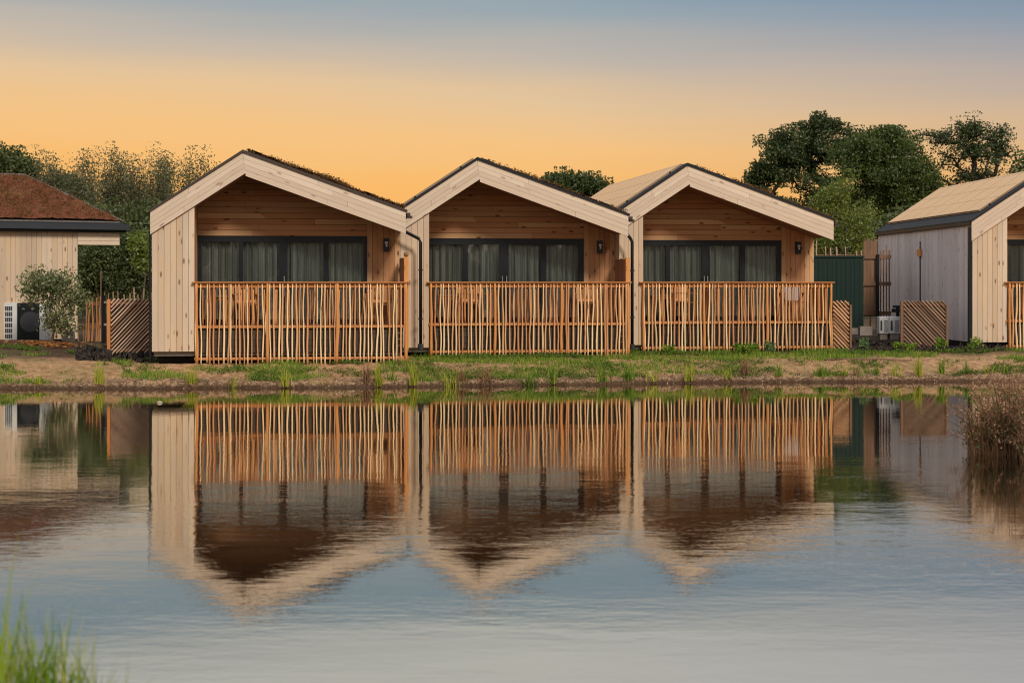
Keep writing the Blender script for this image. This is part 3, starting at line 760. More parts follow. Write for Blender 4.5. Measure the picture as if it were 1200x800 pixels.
# privacy screens at the right end of the first two porches
for c, pxp, ptop, lab, fin in ((c1, 476, 301, 'brown board privacy screen with a ball-topped orange post beside the leftmost porch lamp', True), (c2, 735.5, 302, 'brown board privacy screen with a flat-topped orange post at the middle cabin', False)):
    w = c.w_at(pxp, .04); zt = c.z_at(ptop, w, 0); X, Y = c.world(w, .04); 
    s = thing('privacy_screen', lab, 'screen', (X, Y, ZD-.5), c.rot, 'privacy screens between porches'); B = ZD-.5
    m = MB(); m.box(-.045, .045, -.03, .05, 0, zt-B); p = m.build('post', M['post'], s)
    if fin: 
        m = MB(); m.tube([(0, .01, zt-B), (0, .01, zt-B+.02), (0, .01, zt-B+.06), (0, .01, zt-B+.09), (0, .01, zt-B+.1)], [.02, .045, .052, .035, .01], 8); m.build('finial', M['screen'], p, smooth=True)
    m = MB(); k = 7; dd = (c.R-.2)/k
    for i in range(k): m.box(-.06, -.035, .055+i*dd, .055+(i+1)*dd-.008, .45, zt-B-.01-rg_ if False else zt-B-.02+(.03*((i*7) % 3-1)/3))
    m.build('screen_panel', M['screen'], s)
    m = MB(); m.box(-.03, .0, .06, c.R-.1, zt-B-.2, zt-B-.13, 'y'); m.build('rail', M['screen'], s)
# side railing of the third porch
X, Y = c3.world(c3.W-.06, .12)
s = thing('side_railing', 'low board railing closing the side of the right-hand porch behind the sticks', 'railing', (X, Y, ZD), c3.rot)
m = MB()
for i in range(8): m.box(-.012, .012, .02+i*.125, .02+(i+1)*.125-.02, .03, .78)
m.build('railing_boards', M['rail'], s)
m = MB(); m.box(-.03, .03, 0, 1.05, .79, .83, 'y'); m.build('railing_cap', M['rail'], s)

# ------------------------------------------------------------------ porch furniture
def table(c, px, label):
    w = c.w_at(px, .45); X, Y = c.world(w, .45)
    o = thing('side_table', label, 'table', (X, Y, ZD), c.rot, 'small tables on the porches')
    m = MB(); m.box(-.24, .24, -.22, .22, .56, .585, 'x'); m.build('table_top', M['table'], o)
    for sx in (-1, 1):
        for sy in (-1, 1):
            m = MB(); m.box(sx*.2-.018, sx*.2+.018, sy*.18-.018, sy*.18+.018, 0, .558); m.build('leg', M['furn'], o)
    for q in (-.19, .17): m = MB(); m.box(-.18, .18, q, q+.02, .5, .555, 'x'); m.build('apron', M['furn'], o)
def chair(c, px, label, rz=0, cushion=False, d=.62):
    w = c.w_at(px, d); X, Y = c.world(w, d)
    o = thing('garden_chair', label, 'chair', (X, Y, ZD), c.rot+rz, 'wooden garden chairs on the porches')
    m = MB()
    for i in range(5): m.box(-.24, .24, -.2+i*.085, -.2+i*.085+.07, .40, .42, 'x')
    m.build('seat', M['furn'], o)
    m = MB()
    for i in range(5): m.box(-.21+i*.09, -.21+i*.09+.06, .235, .255, .5, .78)
    m.box(-.24, .24, .23, .26, .781, .84, 'x'); m.box(-.24, .24, .23, .26, .44, .499, 'x'); m.build('backrest', M['furn'], o)
    for sx in (-1, 1):
        m = MB(); m.box(sx*.26-.02, sx*.26+.02, -.22, -.18, 0, .6); m.build('leg', M['furn'], o)
        m = MB(); m.box(sx*.26-.02, sx*.26+.02, .228, .268, 0, .84); m.build('leg', M['furn'], o)
        m = MB(); m.box(sx*.26-.03, sx*.26+.03, -.24, .225, .602, .625, 'y'); m.build('armrest', M['furn'], o)
    if cushion:
        m = MB(); m.box(-.2, .2, .1, .2, .43, .8); cu = m.build('cushion', M['cushion'], o)
        b = cu.modifiers.new('b', 'BEVEL'); b.width = .035; b.segments = 3
table(c1, 254, 'pale-topped side table behind the stick fence of the leftmost porch')
table(c2, 526, 'pale-topped side table behind the stick fence of the middle porch')
table(c3, 775, 'pale-topped side table behind the stick fence of the right-hand porch')
chair(c1, 293, 'wooden garden chair beside the table on the leftmost porch', .5)
chair(c2, 556, 'wooden garden chair beside the table on the middle porch', .5)
chair(c3, 806, 'wooden garden chair beside the table on the right-hand porch', .5)
chair(c1, 445, 'wooden garden chair in front of the lamp wall on the leftmost porch', -.2)
chair(c2, 690, 'wooden garden chair below the lamp on the middle porch', -.2)
chair(c3, 930, 'wooden garden chair with a grey cushion under the lamp of the right-hand porch', -.1, True)

# ------------------------------------------------------------------ diagonal-stick panels
def diag_panel(px0, px1, pyt, pyb, Y, label, mat, rising=True, post_left=False, post_right=False, d=.058):
    X0, _, zt = at(px0, Y, pyt); X1, _, zb = at(px1, Y, pyb)
    W = X1-X0; H = zt-zb
    o = thing('slat_panel', label, 'fence panel', (X0, Y, zb), 0, 'diagonal stick panels between cabins')
    rg = random.Random(int(px0)); m = MB(); q = -H if rising else 0
    # lines x - s*z = q, slope ~ 48 deg
    k = .95
    qq = -H*k
    while qq < W:
        pts = []
        # rising to the right: x = qq + k z
        z0 = max(0, (0-qq)/k); z1 = min(H, (W-qq)/k)
        if z1-z0 > .03:
            a = [(qq+k*z, z) for z in (z0, (z0+z1)/2, z1)]
            j = rg.uniform(-.008, .008); r_ = d*.27*rg.uniform(.75, 1.2)
            P = []
            for i, (x, z) in enumerate(a):
                x2 = min(max(x+(j if i == 1 else 0), 0), W); x2 = x2 if rising else W-x2
                P.append((x2, rg.uniform(-.004, .004), z))
            m.tube(P, r_, 5)
        qq += d*1.5*rg.uniform(.85, 1.15)
    m.build('stick_infill', mat, o)
    m = MB(); m.box(0, W, .02, .05, .02, H-.02, 'x') if False else None
    m.box(-.01, W+.01, .018, .05, .05, .11, 'x'); m.box(-.01, W+.01, .018, .05, H-.12, H-.06, 'x'); m.build('frame_rail', M['oldwood'], o)
    m = MB(); m.box(-.01, W+.01, .052, .07, .03, H-.03, 'x'); m.build('backing_board', M['deck'] if mat is not M['gate_bright'] else M['oldwood'], o)
    if post_left: m = MB(); m.box(-.075, -.012, -.03, .05, -.1, H-.01); m.build('post', M['oldwood'] if mat is M['gate_dark'] else M['rail'], o)
    if post_right: m = MB(); m.box(W+.012, W+.06, -.03, .05, -.1, H-.1); m.build('post', M['oldwood'], o)
    return o
diag_panel(130, 177.5, 350, 415, 33.4, 'diagonal stick panel left of the leftmost cabin corner, sticks rising to the right', M['gate'], True, True)
diag_panel(976.5, 995, 352, 410, 36.2, 'narrow orange diagonal stick panel at the end of the right-hand stick fence', M['gate_bright'], False, False, True)
diag_panel(1059, 1108, 352, 409, 36.6, 'dark diagonal stick panel in front of the grey side wall', M['gate_dark'], False, True, True)

# ------------------------------------------------------------------ left gap: stake fence, post, rail fence
def stakes(px0, px1, Y, ytop, ybot, label, seed, spread=10, step=.12, tallevery=5, tall=22, rails=(), mat='stake', rad=.017, name='stake_fence'):
    X0, _ = at(px0, Y); X1, _ = at(px1, Y); zb = EYE+(HOR-ybot)/F*Y
    o = thing(name, label, 'fence', (X0, Y, zb)); rg = random.Random(seed)
    x = 0; i = 0
    while x < X1-X0:
        pt_ = ytop + rg.uniform(-spread/2, spread/2) - (rg.uniform(.6, 1)*tall if rg.random() < 1/tallevery else 0)
        h = EYE+(HOR-pt_)/F*Y - zb
        pts, rr = wavy(h, rad*rg.uniform(.7, 1.3), rg, .012, 6, rg.uniform(-.04, .04))
        m = MB(); m.tube([(x+a, b, z) for a, b, z in pts], rr, 5); m.build('stake', M[mat], o)
        x += step*rg.uniform(.6, 1.4); i += 1
    for py in rails:
        zz = EYE+(HOR-py)/F*Y - zb; m = MB(); m.box(-.02, X1-X0+.02, .03, .07, zz-.045, zz+.045, 'x'); m.build('rail', M['oldwood'], o)
    return o
stakes(88, 179, 41.5, 341, 402, 'low fence of thin uneven stakes behind the diagonal panel at left', 21, 8, .11, 6, 22, rails=(357, 384))
stakes(100, 121, 40.2, 350, 400, 'short reddish rail fence beside the bush at left', 22, 6, .09, 9, 10, rails=(356, 383), mat='rail', name='rail_fence')
X, _, zt = at(121.5, 37.5, 346); zb = gz(X, 37.5)
o = thing('gate_post', 'black post with two pale brackets left of the diagonal panel', 'post', (X, 37.5, zb-.05))
m = MB(); m.box(-.045, .045, -.04, .04, 0, zt-zb+.05); m.build('post_shaft', M['black'], o)
for q in (.88, .42): m = MB(); m.box(.02, .13, -.06, -.041, (zt-zb)*q, (zt-zb)*q+.05, 'x'); m.build('bracket', M['steel'], o)
# stone block
X, Y = at(80, 37.5); m = MB(); zb = gz(X, Y)
m.prism([(-.13, -.05), (.14, -.05), (.12, .27), (-.11, .24)], -.12, .12); o = m.build('stone_block', M['concrete'], None, loc=(X, Y, zb)); tag(o, 'upright grey stone block beside the foot of the bush at left', 'stone')
b = o.modifiers.new('b', 'BEVEL'); b.width = .02

# heat pump by the left cabin
X, _, zt = at(5, 37.9, 355); X1 = at(57, 37.9)[0]; zb = EYE+(HOR-399)/F*37.9
o = thing('heat_pump', 'large dark and white heat pump with a louvred end at the left cabin wall', 'heat pump', (X, 37.9, zb)); W = X1-X; H = zt-zb
m = MB(); m.box(.31, W-.22, -.005, .36, 0, H); m.build('casing', M['frame'], o)
m = MB(); m.box(.005, .3, -.02, .36, 0, H+.005); e = m.build('end_panel', M['white'], o)
m = MB()
for i in range(4):
    for j in range(6): m.box(.025+i*.044, .06+i*.044, -.026, -.021, .05+j*.13, .15+j*.13)
m.build('louvre', M['fan'], e)
m = MB(); m.box(W-.21, W, -.02, .36, 0, H); m.build('service_panel', M['white'], o)
m = MB(); m.tube([(.61, -.02, H*.5), (.61, -.008, H*.5)], .24, 20); m.build('fan_guard', M['fan'], o)
for q in (.1, W-.12): m = MB(); m.box(q-.04, q+.04, .02, .3, -.25, -.002); m.build('foot', M['black'], o)

# ------------------------------------------------------------------ right gap
X, Y = at(957, 41.0); X -= 1.1; Xr = at(1012, 41.0)[0]; zt = EYE+(HOR-300)/F*41; zb = EYE+(HOR-384)/F*41
o = thing('storage_container', 'dark green ribbed storage container standing between two cabins', 'container', (X, 41.0, zb)); W = Xr-X; H = zt-zb
m = MB(); n = 20; poly = []
m.box(0, W, .03, 1.6, 0, H-.04); m.build('container_body', M['green'], o)
m = MB(); step = W/n
for i in range(n): m.prism([(i*step+.012, .06), ((i+1)*step-.03, .06), ((i+1)*step-.03, H-.09), (i*step+.012, H-.09)], .018, .03)
m.build('ribbed_front', M['green'], o)
m = MB(); m.box(-.02, W+.02, 0, 1.62, H-.039, H+.01, 'x'); m.box(-.01, W+.01, .005, .029, 0, .05, 'x'); m.build('edge_rail', M['green'], o)
m = MB(); m.box(1.7, W+.03, -.05, .4, -.16, -.005, 'x'); o2 = m.build('concrete_plinth', M['concrete'], None, loc=(X, 41.0, zb)); tag(o2, 'pale concrete slab under the corner of the green container', 'slab')
m = MB(); m.box(0, .3, 0, .25, 0, .22, 'x'); xx, _, zz = at(1008, 39.8, 393); o2 = m.build('concrete_block', M['concrete'], None, loc=(xx, 39.8, zz)); tag(o2, 'small pale concrete block on the dark soil below the green container', 'block')

stakes(958, 1030, 43.6, 291, 384, 'tall stake fence whose tips show above the green container', 31, 6, .2, 3, 8, rails=(300,), rad=.022)
# board fence between container and grey cabin
def board_fence():
    Y = 42.2; X0 = at(1012, Y)[0]; X1 = at(1044, Y)[0]; zb = EYE+(HOR-371)/F*Y; rg = random.Random(8)
    o = thing('board_fence', 'brown upright board fence between the green container and the grey wall', 'fence', (X0, Y, zb))
    x = 0
    m = MB()
    while x < (X1-X0)*.5:
        h = EYE+(HOR-281+rg.uniform(-2, 2))/F*Y-zb; m.box(x, x+.085, 0, .02, 0, h); x += .092
    m.build('board_panel', M['oldwood'], o)
    m = MB()
    x += .06
    while x < (X1-X0):
        h = EYE+(HOR-292+rg.uniform(-3, 5))/F*Y-zb; m.box(x, x+.035, 0, .02, 0, h); x += .075
    m.build('slat_panel', M['oldwood'], o)
    for py in (301, 332.5, 367):
        zz = EYE+(HOR-py)/F*Y-zb; m = MB(); m.box(-.02, X1-X0, -.04, -.005, zz-.05, zz+.05, 'x'); m.build('rail', M['oldwood'], o)
    m = MB(); q = (X1-X0)*.5; m.box(q-.035, q+.035, -.09, -.045, -.2, EYE+(HOR-298)/F*Y-zb); m.build('post', M['black'], o)
board_fence()
# two white outdoor units
for (pa, pb, lab) in ((1030.5, 1041.5, 'left one of two small white outdoor units on the soil by the grey wall'), (1042.2, 1055, 'right one of two small white outdoor units on the soil by the grey wall')):
    Y = 39.6; X0 = at(pa, Y)[0]; X1 = at(pb, Y)[0]; zt = EYE+(HOR-371)/F*Y; zb = EYE+(HOR-392)/F*Y
    o = thing('outdoor_unit', lab, 'outdoor unit', (X0, Y, zb), 0, 'white outdoor units'); W = X1-X0; H = zt-zb
    m = MB(); m.box(0, W, 0, .3, .02, H); bd_ = m.build('casing', M['white'], o); bd_.modifiers.new('b', 'BEVEL').width = .008
    m = MB()
    for j in range(6): m.box(W*.5, W*.9, -.008, -.001, .07+j*.05, .09+j*.05)
    m.box(W*.12, W*.3, -.008, -.001, .1, .34); m.build('vent', M['fan'], o)
    m = MB(); m.box(.03, W-.03, .03, .27, -.12, .018); m.build('foot', M['concrete'], o)
X, _, z = at(1047, 39.9, 366); m = MB(); m.box(0, .26, 0, .2, 0, .09); m.box(.02, .24, .02, .18, .11, .17); m.box(.1, .16, .05, .15, -.4, .11)
o = m.build('meter_box', M['black'], None, loc=(X, 39.9, z)); tag(o, 'small black meter box on a stub behind the dark diagonal panel', 'meter box')

# ------------------------------------------------------------------ foliage
def skeleton(name, root, pts, parent, r_tip=.012, r_max=.25, mat='bark'):
    """tree of branches: every point hooks on to the nearest point that is closer to the root"""
    P = [np.array(root, float)] + [np.array(p) for p in pts]
    base = P[0]; A = np.array(P); dist = np.linalg.norm(A-base, axis=1); order = np.argsort(dist)
    par = {0: None}; done = [0]
    for i in order:
        if i == 0: continue
        D = np.array(done); q = A[D]; dd = np.linalg.norm(q-A[i], axis=1) + .25*dist[D]*0 + .12*np.abs(q[:, 2]-A[i][2]) + np.where(q[:, 2] > A[i][2]+.3, .8, 0)
        par[i] = int(D[np.argmin(dd)]); done.append(int(i))
    cnt = {i: 1 for i in par}
    for i in reversed(done):
        if par[i] is not None: cnt[par[i]] += cnt[i]
    tot = cnt[0]; m = MB()
    rad = lambda k: r_tip + (r_max-r_tip)*(k/tot)**.55
    rg = random.Random(len(pts))
    for i in done:
        p = par[i]
        if p is None: continue
        a, b = A[p], A[i]; mid = (a+b)/2 + np.array([rg.uniform(-1, 1), rg.uniform(-1, 1), rg.uniform(-.2, 1)])*.08*np.linalg.norm(b-a)
        ra = min(rad(cnt[i])*1.15, rad(cnt[p])); m.tube([a, mid, b], [ra, rad(cnt[i]), rad(cnt[i])*.85], 5, cap=False)
    return m.build(name, M[mat], parent, smooth=True)

def tree(name, label, cat, px, Y, lobes, mat, seed, nclu, per, size, spread, trunk_h=2.5, r=.25, shell=.45, group=None, root_px=None, up=.3, tipr=.012):
    """lobes: (px, py, rx_px, ry_px, weight); centre column px"""
    rg = np.random.RandomState(seed)
    X, _ = at(root_px or px, Y); zb = gz(X, Y)-.05
    o = thing(name, label, cat, (X, Y, zb), 0, group)
    W = np.array([l[4] for l in lobes], float); W /= W.sum()
    cs = []
    for li, l in enumerate(lobes):
        k = max(2, int(nclu*W[li])); cx, cz = at(l[0], Y)[0]-X, EYE+(HOR-l[1])/F*Y-zb
        rx, rz = l[2]/F*Y, l[3]/F*Y
        d = rg.normal(size=(k, 3)); d /= np.linalg.norm(d, axis=1)[:, None]
        rr = rg.rand(k)**shell
        cs.append(np.stack([cx+d[:, 0]*rx*rr, d[:, 1]*rx*.85*rr, cz+d[:, 2]*rz*rr], 1))
    cs = np.concatenate(cs); cs[:, 2] = np.maximum(cs[:, 2], .35)
    tp = [(0, 0, trunk_h*q) for q in (.0, .5, 1)]
    m = MB(); m.tube([(0, 0, 0), (.03, .02, trunk_h*.4), (-.02, 0, trunk_h)], [r*1.35, r*1.05, r*.9], 9); tr = m.build('trunk', M['bark'], o, smooth=True)
    skeleton('branch_work', (-.02, 0, trunk_h*.97), cs, o, tipr, r*.85)
    cnt = (per*rg.uniform(.5, 1.5, len(cs))).astype(int)
    leaves('crown', cs, cnt, spread, size, mat, o, rg, up=up)
    return o

# right group
tree('oak_tree', 'broad dark oak behind the right-hand cabin, highest crown on its left side', 'tree', 955, 92,
     [(935, 178, 48, 38, 4), (900, 205, 24, 24, 1.4), (975, 165, 38, 24, 2), (915, 172, 20, 22, 1), (893, 228, 20, 26, 1), (950, 230, 55, 40, 3), (968, 146, 22, 10, .7), (912, 250, 35, 30, 1.5)],
     'oak', 41, 190, 230, .145, .62, 4, .38, shell=.5, root_px=945)
tree('broadleaf_tree', 'rounded mid-green tree right of the dark oak, behind the gap', 'tree', 1040, 86,
     [(1040, 200, 58, 45, 5), (1010, 185, 34, 30, 2), (1075, 210, 36, 35, 2), (1035, 165, 30, 17, 1), (1045, 260, 70, 42, 3), (1000, 240, 40, 50, 2)],
     'oak2', 42, 300, 220, .14, .68, 3, .32, shell=.5)
tree('ash_tree', 'open tree with gaps in its crown above the grey cabin roof', 'tree', 1135, 88,
     [(1140, 175, 46, 40, 4), (1105, 162, 34, 14, 1.3), (1165, 172, 34, 18, 1.3), (1132, 150, 26, 15, 1), (1175, 160, 12, 10, .4), (1145, 210, 45, 25, 2), (1095, 210, 25, 30, 1), (1078, 160, 10, 6, .2)],
     'oak', 43, 165, 60, .14, .55, 4.5, .26, shell=.7, tipr=.035)
tree('broadleaf_tree', 'sliver of a leafy tree at the far right edge above the solar roof', 'tree', 1215, 84,
     [(1215, 210, 24, 28, 1), (1225, 235, 40, 25, 1)], 'oak2', 44, 60, 100, .22, .9, 3, .22)
tree('young_tree', 'slender yellow-green tree just right of the right-hand cabin eave', 'tree', 985, 52,
     [(985, 225, 16, 25, 1.4), (975, 262, 24, 30, 2), (1000, 285, 24, 26, 2), (965, 235, 12, 20, .7), (1008, 250, 16, 20, 1), (950, 285, 20, 20, 1)],
     'lime', 45, 90, 110, .08, .42, 1.2, .07, shell=.6)
tree('oak_tree', 'dark treetop peeping over the middle cabin roof', 'tree', 672, 80,
     [(672, 215, 34, 15, 3), (650, 214, 16, 10, 1), (695, 222, 20, 10, 1), (672, 250, 50, 22, 3)], 'oak', 46, 100, 150, .15, .62, 3, .25, shell=.5)
tree('hedge_bush', 'green bush filling the back of the right gap under the big trees', 'bush', 1040, 62,
     [(1000, 285, 45, 22, 2), (1050, 275, 40, 30, 2), (930, 295, 40, 25, 2), (1085, 290, 30, 25, 1)], 'hedge', 47, 130, 110, .17, .8, .8, .1, shell=.6)

# left group
def poplar(px, Y, pytop, wpx, label, seed, mat='poplar', n=46, grp='slender grey-green trees behind the left gap'):
    rg = np.random.RandomState(seed); X, _ = at(px, Y); zb = gz(X, Y)-.05
    o = thing('poplar_tree', label, 'tree', (X, Y, zb), 0, grp)
    H = EYE+(HOR-pytop)/F*Y-zb; wd = wpx*1.35/F*Y
    m = MB(); pts = []; cs = []
    nst = 21
    for k in range(nst):
        a = rg.uniform(0, 2*pi); rr = wd*.5*rg.uniform(.15, 1.0); hh = H*rg.uniform(.72, 1.0) if k else H*.97
        if k == 0: rr *= .2
        P = []
        for i in range(9):
            q = i/8; P.append((cos(a)*rr*q**.7+.16*rg.normal()*q*(1-q*.5), sin(a)*rr*q**.7, .5+hh*q-.5*q))
        m.tube([(0, 0, 0)]+P if k == 0 else [(0, 0, .3)]+P, [(.085 if k == 0 else .04)*(1-i/9.5)**1.4+.006 for i in range(10)], 5, cap=False)
        P = np.array(P)
        for j in range(n//nst+13):
            q = rg.uniform(.12, 1.0)**.7; b = np.array([np.interp(q, np.linspace(0, 1, 9), P[:, t_]) for t_ in range(3)])
            cs.append(b+rg.normal(size=3)*np.array([.24, .24, .2])*(1.1-.85*q))
    m.build('trunk', M['bark'], o, smooth=True)
    cs = np.array(cs)
    leaves('crown', cs, (rg.uniform(22, 66, len(cs))).astype(int), .34, .085, mat, o, rg, flat=2.0)
poplar(62, 66, 184, 38, 'slender grey-green tree rising behind the end of the planted roof ridge', 51)
poplar(98, 67, 183, 36, 'second slender grey-green tree from the left, above the planted roof slope', 52)
poplar(130, 64, 169, 42, 'tallest slender grey-green tree, above the porch beam of the left cabin', 53, n=60)
poplar(163, 66, 186, 34, 'slender grey-green tree midway between the left cabin and the leftmost pond cabin', 54)
poplar(190, 64, 177, 38, 'slender grey-green tree behind the left roof edge of the largest pond cabin', 55)
poplar(222, 66, 178, 38, 'slender grey-green tree rising over the left roof slope of the largest pond cabin', 56)
poplar(247, 68, 194, 26, 'lowest slender grey-green tree, tip just over the left roof slope', 57)
tree('broadleaf_tree', 'dark green tree in the top left corner behind the planted roof', 'tree', 8, 70,
     [(5, 195, 34, 26, 3), (-25, 190, 34, 34, 2), (22, 208, 20, 16, 1), (75, 222, 24, 18, 1), (30, 240, 60, 24, 3)], 'hedge', 58, 180, 170, .14, .65, 3, .26, shell=.5)
tree('hedge_bush', 'yellow-green bush under the left cabin porch beam', 'bush', 150, 50,
     [(160, 290, 20, 24, 2), (140, 320, 36, 26, 3), (120, 300, 18, 20, 1.2), (105, 325, 20, 22, 1.2), (175, 320, 20, 30, 1.5)], 'hedge', 59, 170, 150, .09, .5, .6, .08, shell=.6)
tree('hedge_bush', 'dark hedge mass filling the back of the left gap', 'bush', 110, 58,
     [(60, 285, 55, 30, 2), (120, 280, 50, 35, 3), (180, 275, 45, 38, 3), (225, 280, 40, 35, 2), (110, 315, 70, 35, 3), (190, 320, 40, 40, 2)], 'hedge', 60, 330, 120, .15, .85, 1.5, .12, shell=.8)
tree('sapling', 'small bright green sapling low behind the porch beam of the left cabin', 'bush', 165, 47,
     [(162, 285, 10, 18, 1), (170, 305, 9, 16, 1)], 'lime', 61, 26, 60, .10, .32, .8, .03, shell=.6)
# bush in front of the heat pump
tree('olive_bush', 'loose grey-green bush in front of the heat pump at the left cabin', 'bush', 62, 36.4,
     [(60, 345, 30, 24, 3), (48, 328, 20, 12, 1.4), (75, 330, 18, 13, 1.2), (70, 375, 20, 22, 2), (90, 352, 14, 16, 1), (35, 340, 10, 10, .5)], 'olive', 62, 190, 24, .075, .26, .12, .035, shell=.55, tipr=.004)
# far woodland behind everything
def woodland():
    rg = np.random.RandomState(77); cs = []
    for x in np.arange(-130, 130, 1.3):
        y = 150+rg.uniform(-8, 8); h = 4.2+1.6*fbm(np.array([x*.05]), np.array([0.]), 3)[0]
        for k in range(6): cs.append((x+rg.normal(), y+rg.normal()*2, rg.uniform(0.3, h)))
    cs = np.array(cs)
    o = leaves('woodland', cs, np.full(len(cs), 26), 2.6, .8, 'oak2', None, rg); tag(o, 'distant low line of woodland behind the cabins', None, None, 'stuff')
woodland()
def behind():
    rg = np.random.RandomState(78); cs = []
    for x in np.arange(-75, 75, 1.0):
        y = -48+rg.uniform(-4, 4); h = 5.2+2.2*fbm(np.array([x*.07]), np.array([4.]), 3)[0]
        for k in range(7): cs.append((x+rg.normal(), y+rg.normal()*2, rg.uniform(0.5, h)))
    cs = np.array(cs)
    o = leaves('far_shore_trees', cs, np.full(len(cs), 34), 2.2, .8, 'bark', None, rg); tag(o, 'belt of trees on the near side of the pond, mirrored in the window glass', None, None, 'stuff')
behind()

# ------------------------------------------------------------------ bank vegetation
rg = np.random.RandomState(9)
def cover():
    N = 90000
    px = rg.uniform(-30, 1230, N); t_ = rg.uniform(.12, 4.2, N)
    Y = 31 + t_*0; X = (px-600)/F*31.5; Y = far_edge(X)+t_; X = (px-600)/F*Y
    d = fbm(X*.9+3, Y*1.6, 4)
    # the photo's green density along the bank
    dens = np.interp(px, [0, 40, 60, 130, 150, 300, 370, 420, 500, 560, 600, 640, 860, 900, 960, 1200], [.75, .62, .3, .35, .62, .55, .68, .42, .72, .5, .72, .82, .82, .55, .3, .32])
    dens = np.where(t_ > 1.7, np.interp(px, [0, 480, 500, 560, 740, 900, 1000, 1200], [.35, .45, .95, .95, .9, .9, .6, .6]), dens)
    dens = np.where(t_ < .35, dens*.6, dens)
    keep = (d+.5) > (1.08-dens*.85)
    keep &= rg.rand(N) < .8
    X, Y, t2 = X[keep], Y[keep], t_[keep]
    Z = ground(X, Y)
    h = rg.uniform(.025, .10, len(X))*(.6+.9*(d[keep]+.5))
    V, Fq = blades(X, Y, Z-.005, h, .017, .03, rg)
    o = raw_mesh('grass', V, Fq, M['grass_green']); tag(o, 'short green grass in patches on the sandy bank', None, None, 'stuff')
cover()
def broadleaf_cover():
    N = 9000; px = rg.uniform(-20, 1210, N); X = (px-600)/F*32
    foot = np.interp(px, [0, 227, 478, 503, 738, 752, 975, 1200], [36, 31.9, 32.45, 33.6, 34.1, 34.9, 35.4, 36.0])
    a = rg.rand(N); Y = np.where(a < .45, foot-np.abs(rg.normal(size=N))*.22, far_edge(X)+rg.uniform(.15, 1.6, N)); X = (px-600)/F*Y
    d = fbm(X*1.1+8, Y*1.8, 4)+.5
    dens = np.interp(px, [0, 60, 150, 300, 480, 520, 640, 870, 920, 1000, 1200], [.45, .3, .35, .4, .5, .75, .8, .8, .4, .45, .5])
    k = (d > .96-dens*.8) & (Y-far_edge(X) > .1); X, Y, d = X[k], Y[k], d[k]
    Z = ground(X, Y); cs = np.stack([X, Y, Z+.02+.05*d*rg.rand(len(X))], 1)
    o = leaves('ground_cover', cs, (4+9*d).astype(int), .09, .035, 'cover', None, rg, flat=.45, up=1.0); tag(o, 'low broad-leaved weeds creeping over the bank and along the fences', None, None, 'stuff')
M['cover'] = tuft_mat('creeping_weeds', [(.04, .09, .02), (.09, .16, .03), (.15, .22, .04), (.24, .24, .07)])
broadleaf_cover()
def dead_stems():
    N = 900; px = rg.uniform(-20, 1210, N); X = (px-600)/F*31; Y = far_edge(X)+np.abs(rg.normal(size=N))*.5+.03; X = (px-600)/F*Y
    Z = ground(X, Y); h = rg.uniform(.02, .12, N)
    V, Fq = arcs(X, Y, Z, h, .010, rg.uniform(.03, .16, N), rg, S=3)
    o = raw_mesh('dead_stems', V, Fq, M['dry']); tag(o, 'short dead stems and straw on the bank', None, None, 'stuff')
dead_stems()
def peb():
    N = 1700; px = rg.uniform(-20, 1220, N); X = (px-600)/F*31; t_ = np.abs(rg.normal(.0, .28, N))+.02; Y = far_edge(X)+t_; X = (px-600)/F*Y
    Z = ground(X, Y); s = rg.uniform(.006, .02, N)*np.where(rg.rand(N) < .06, 2.0, 1)
    o_ = np.array([(1, 0, 0), (-1, 0, 0), (0, 1, 0), (0, -1, 0), (0, 0, .7), (0, 0, -.7)])
    f_ = np.array([(0, 2, 4), (2, 1, 4), (1, 3, 4), (3, 0, 4), (2, 0, 5), (1, 2, 5), (3, 1, 5), (0, 3, 5)])
    V = (o_[None]*rg.uniform(.6, 1.4, (N, 6, 1))*s[:, None, None]) + np.stack([X, Y, Z+s*.3], 1)[:, None]
    Fq = (f_[None]+(np.arange(N)*6)[:, None, None]).reshape(-1, 3)
    t = NT('pebble'); rn = t.n('NewGeometry').outputs['Random Per Island']
    M['pebble'] = t.finish(t.ramp(rn, [(0, (.09, .055, .035)), (.5, (.24, .15, .09)), (.92, (.42, .29, .18)), (1, (.66, .56, .46))]), .85)
    o = raw_mesh('pebbles', V.reshape(-1, 3), Fq, M['pebble']); tag(o, 'pinkish pebbles and clods along the water line', None, None, 'stuff')
peb()
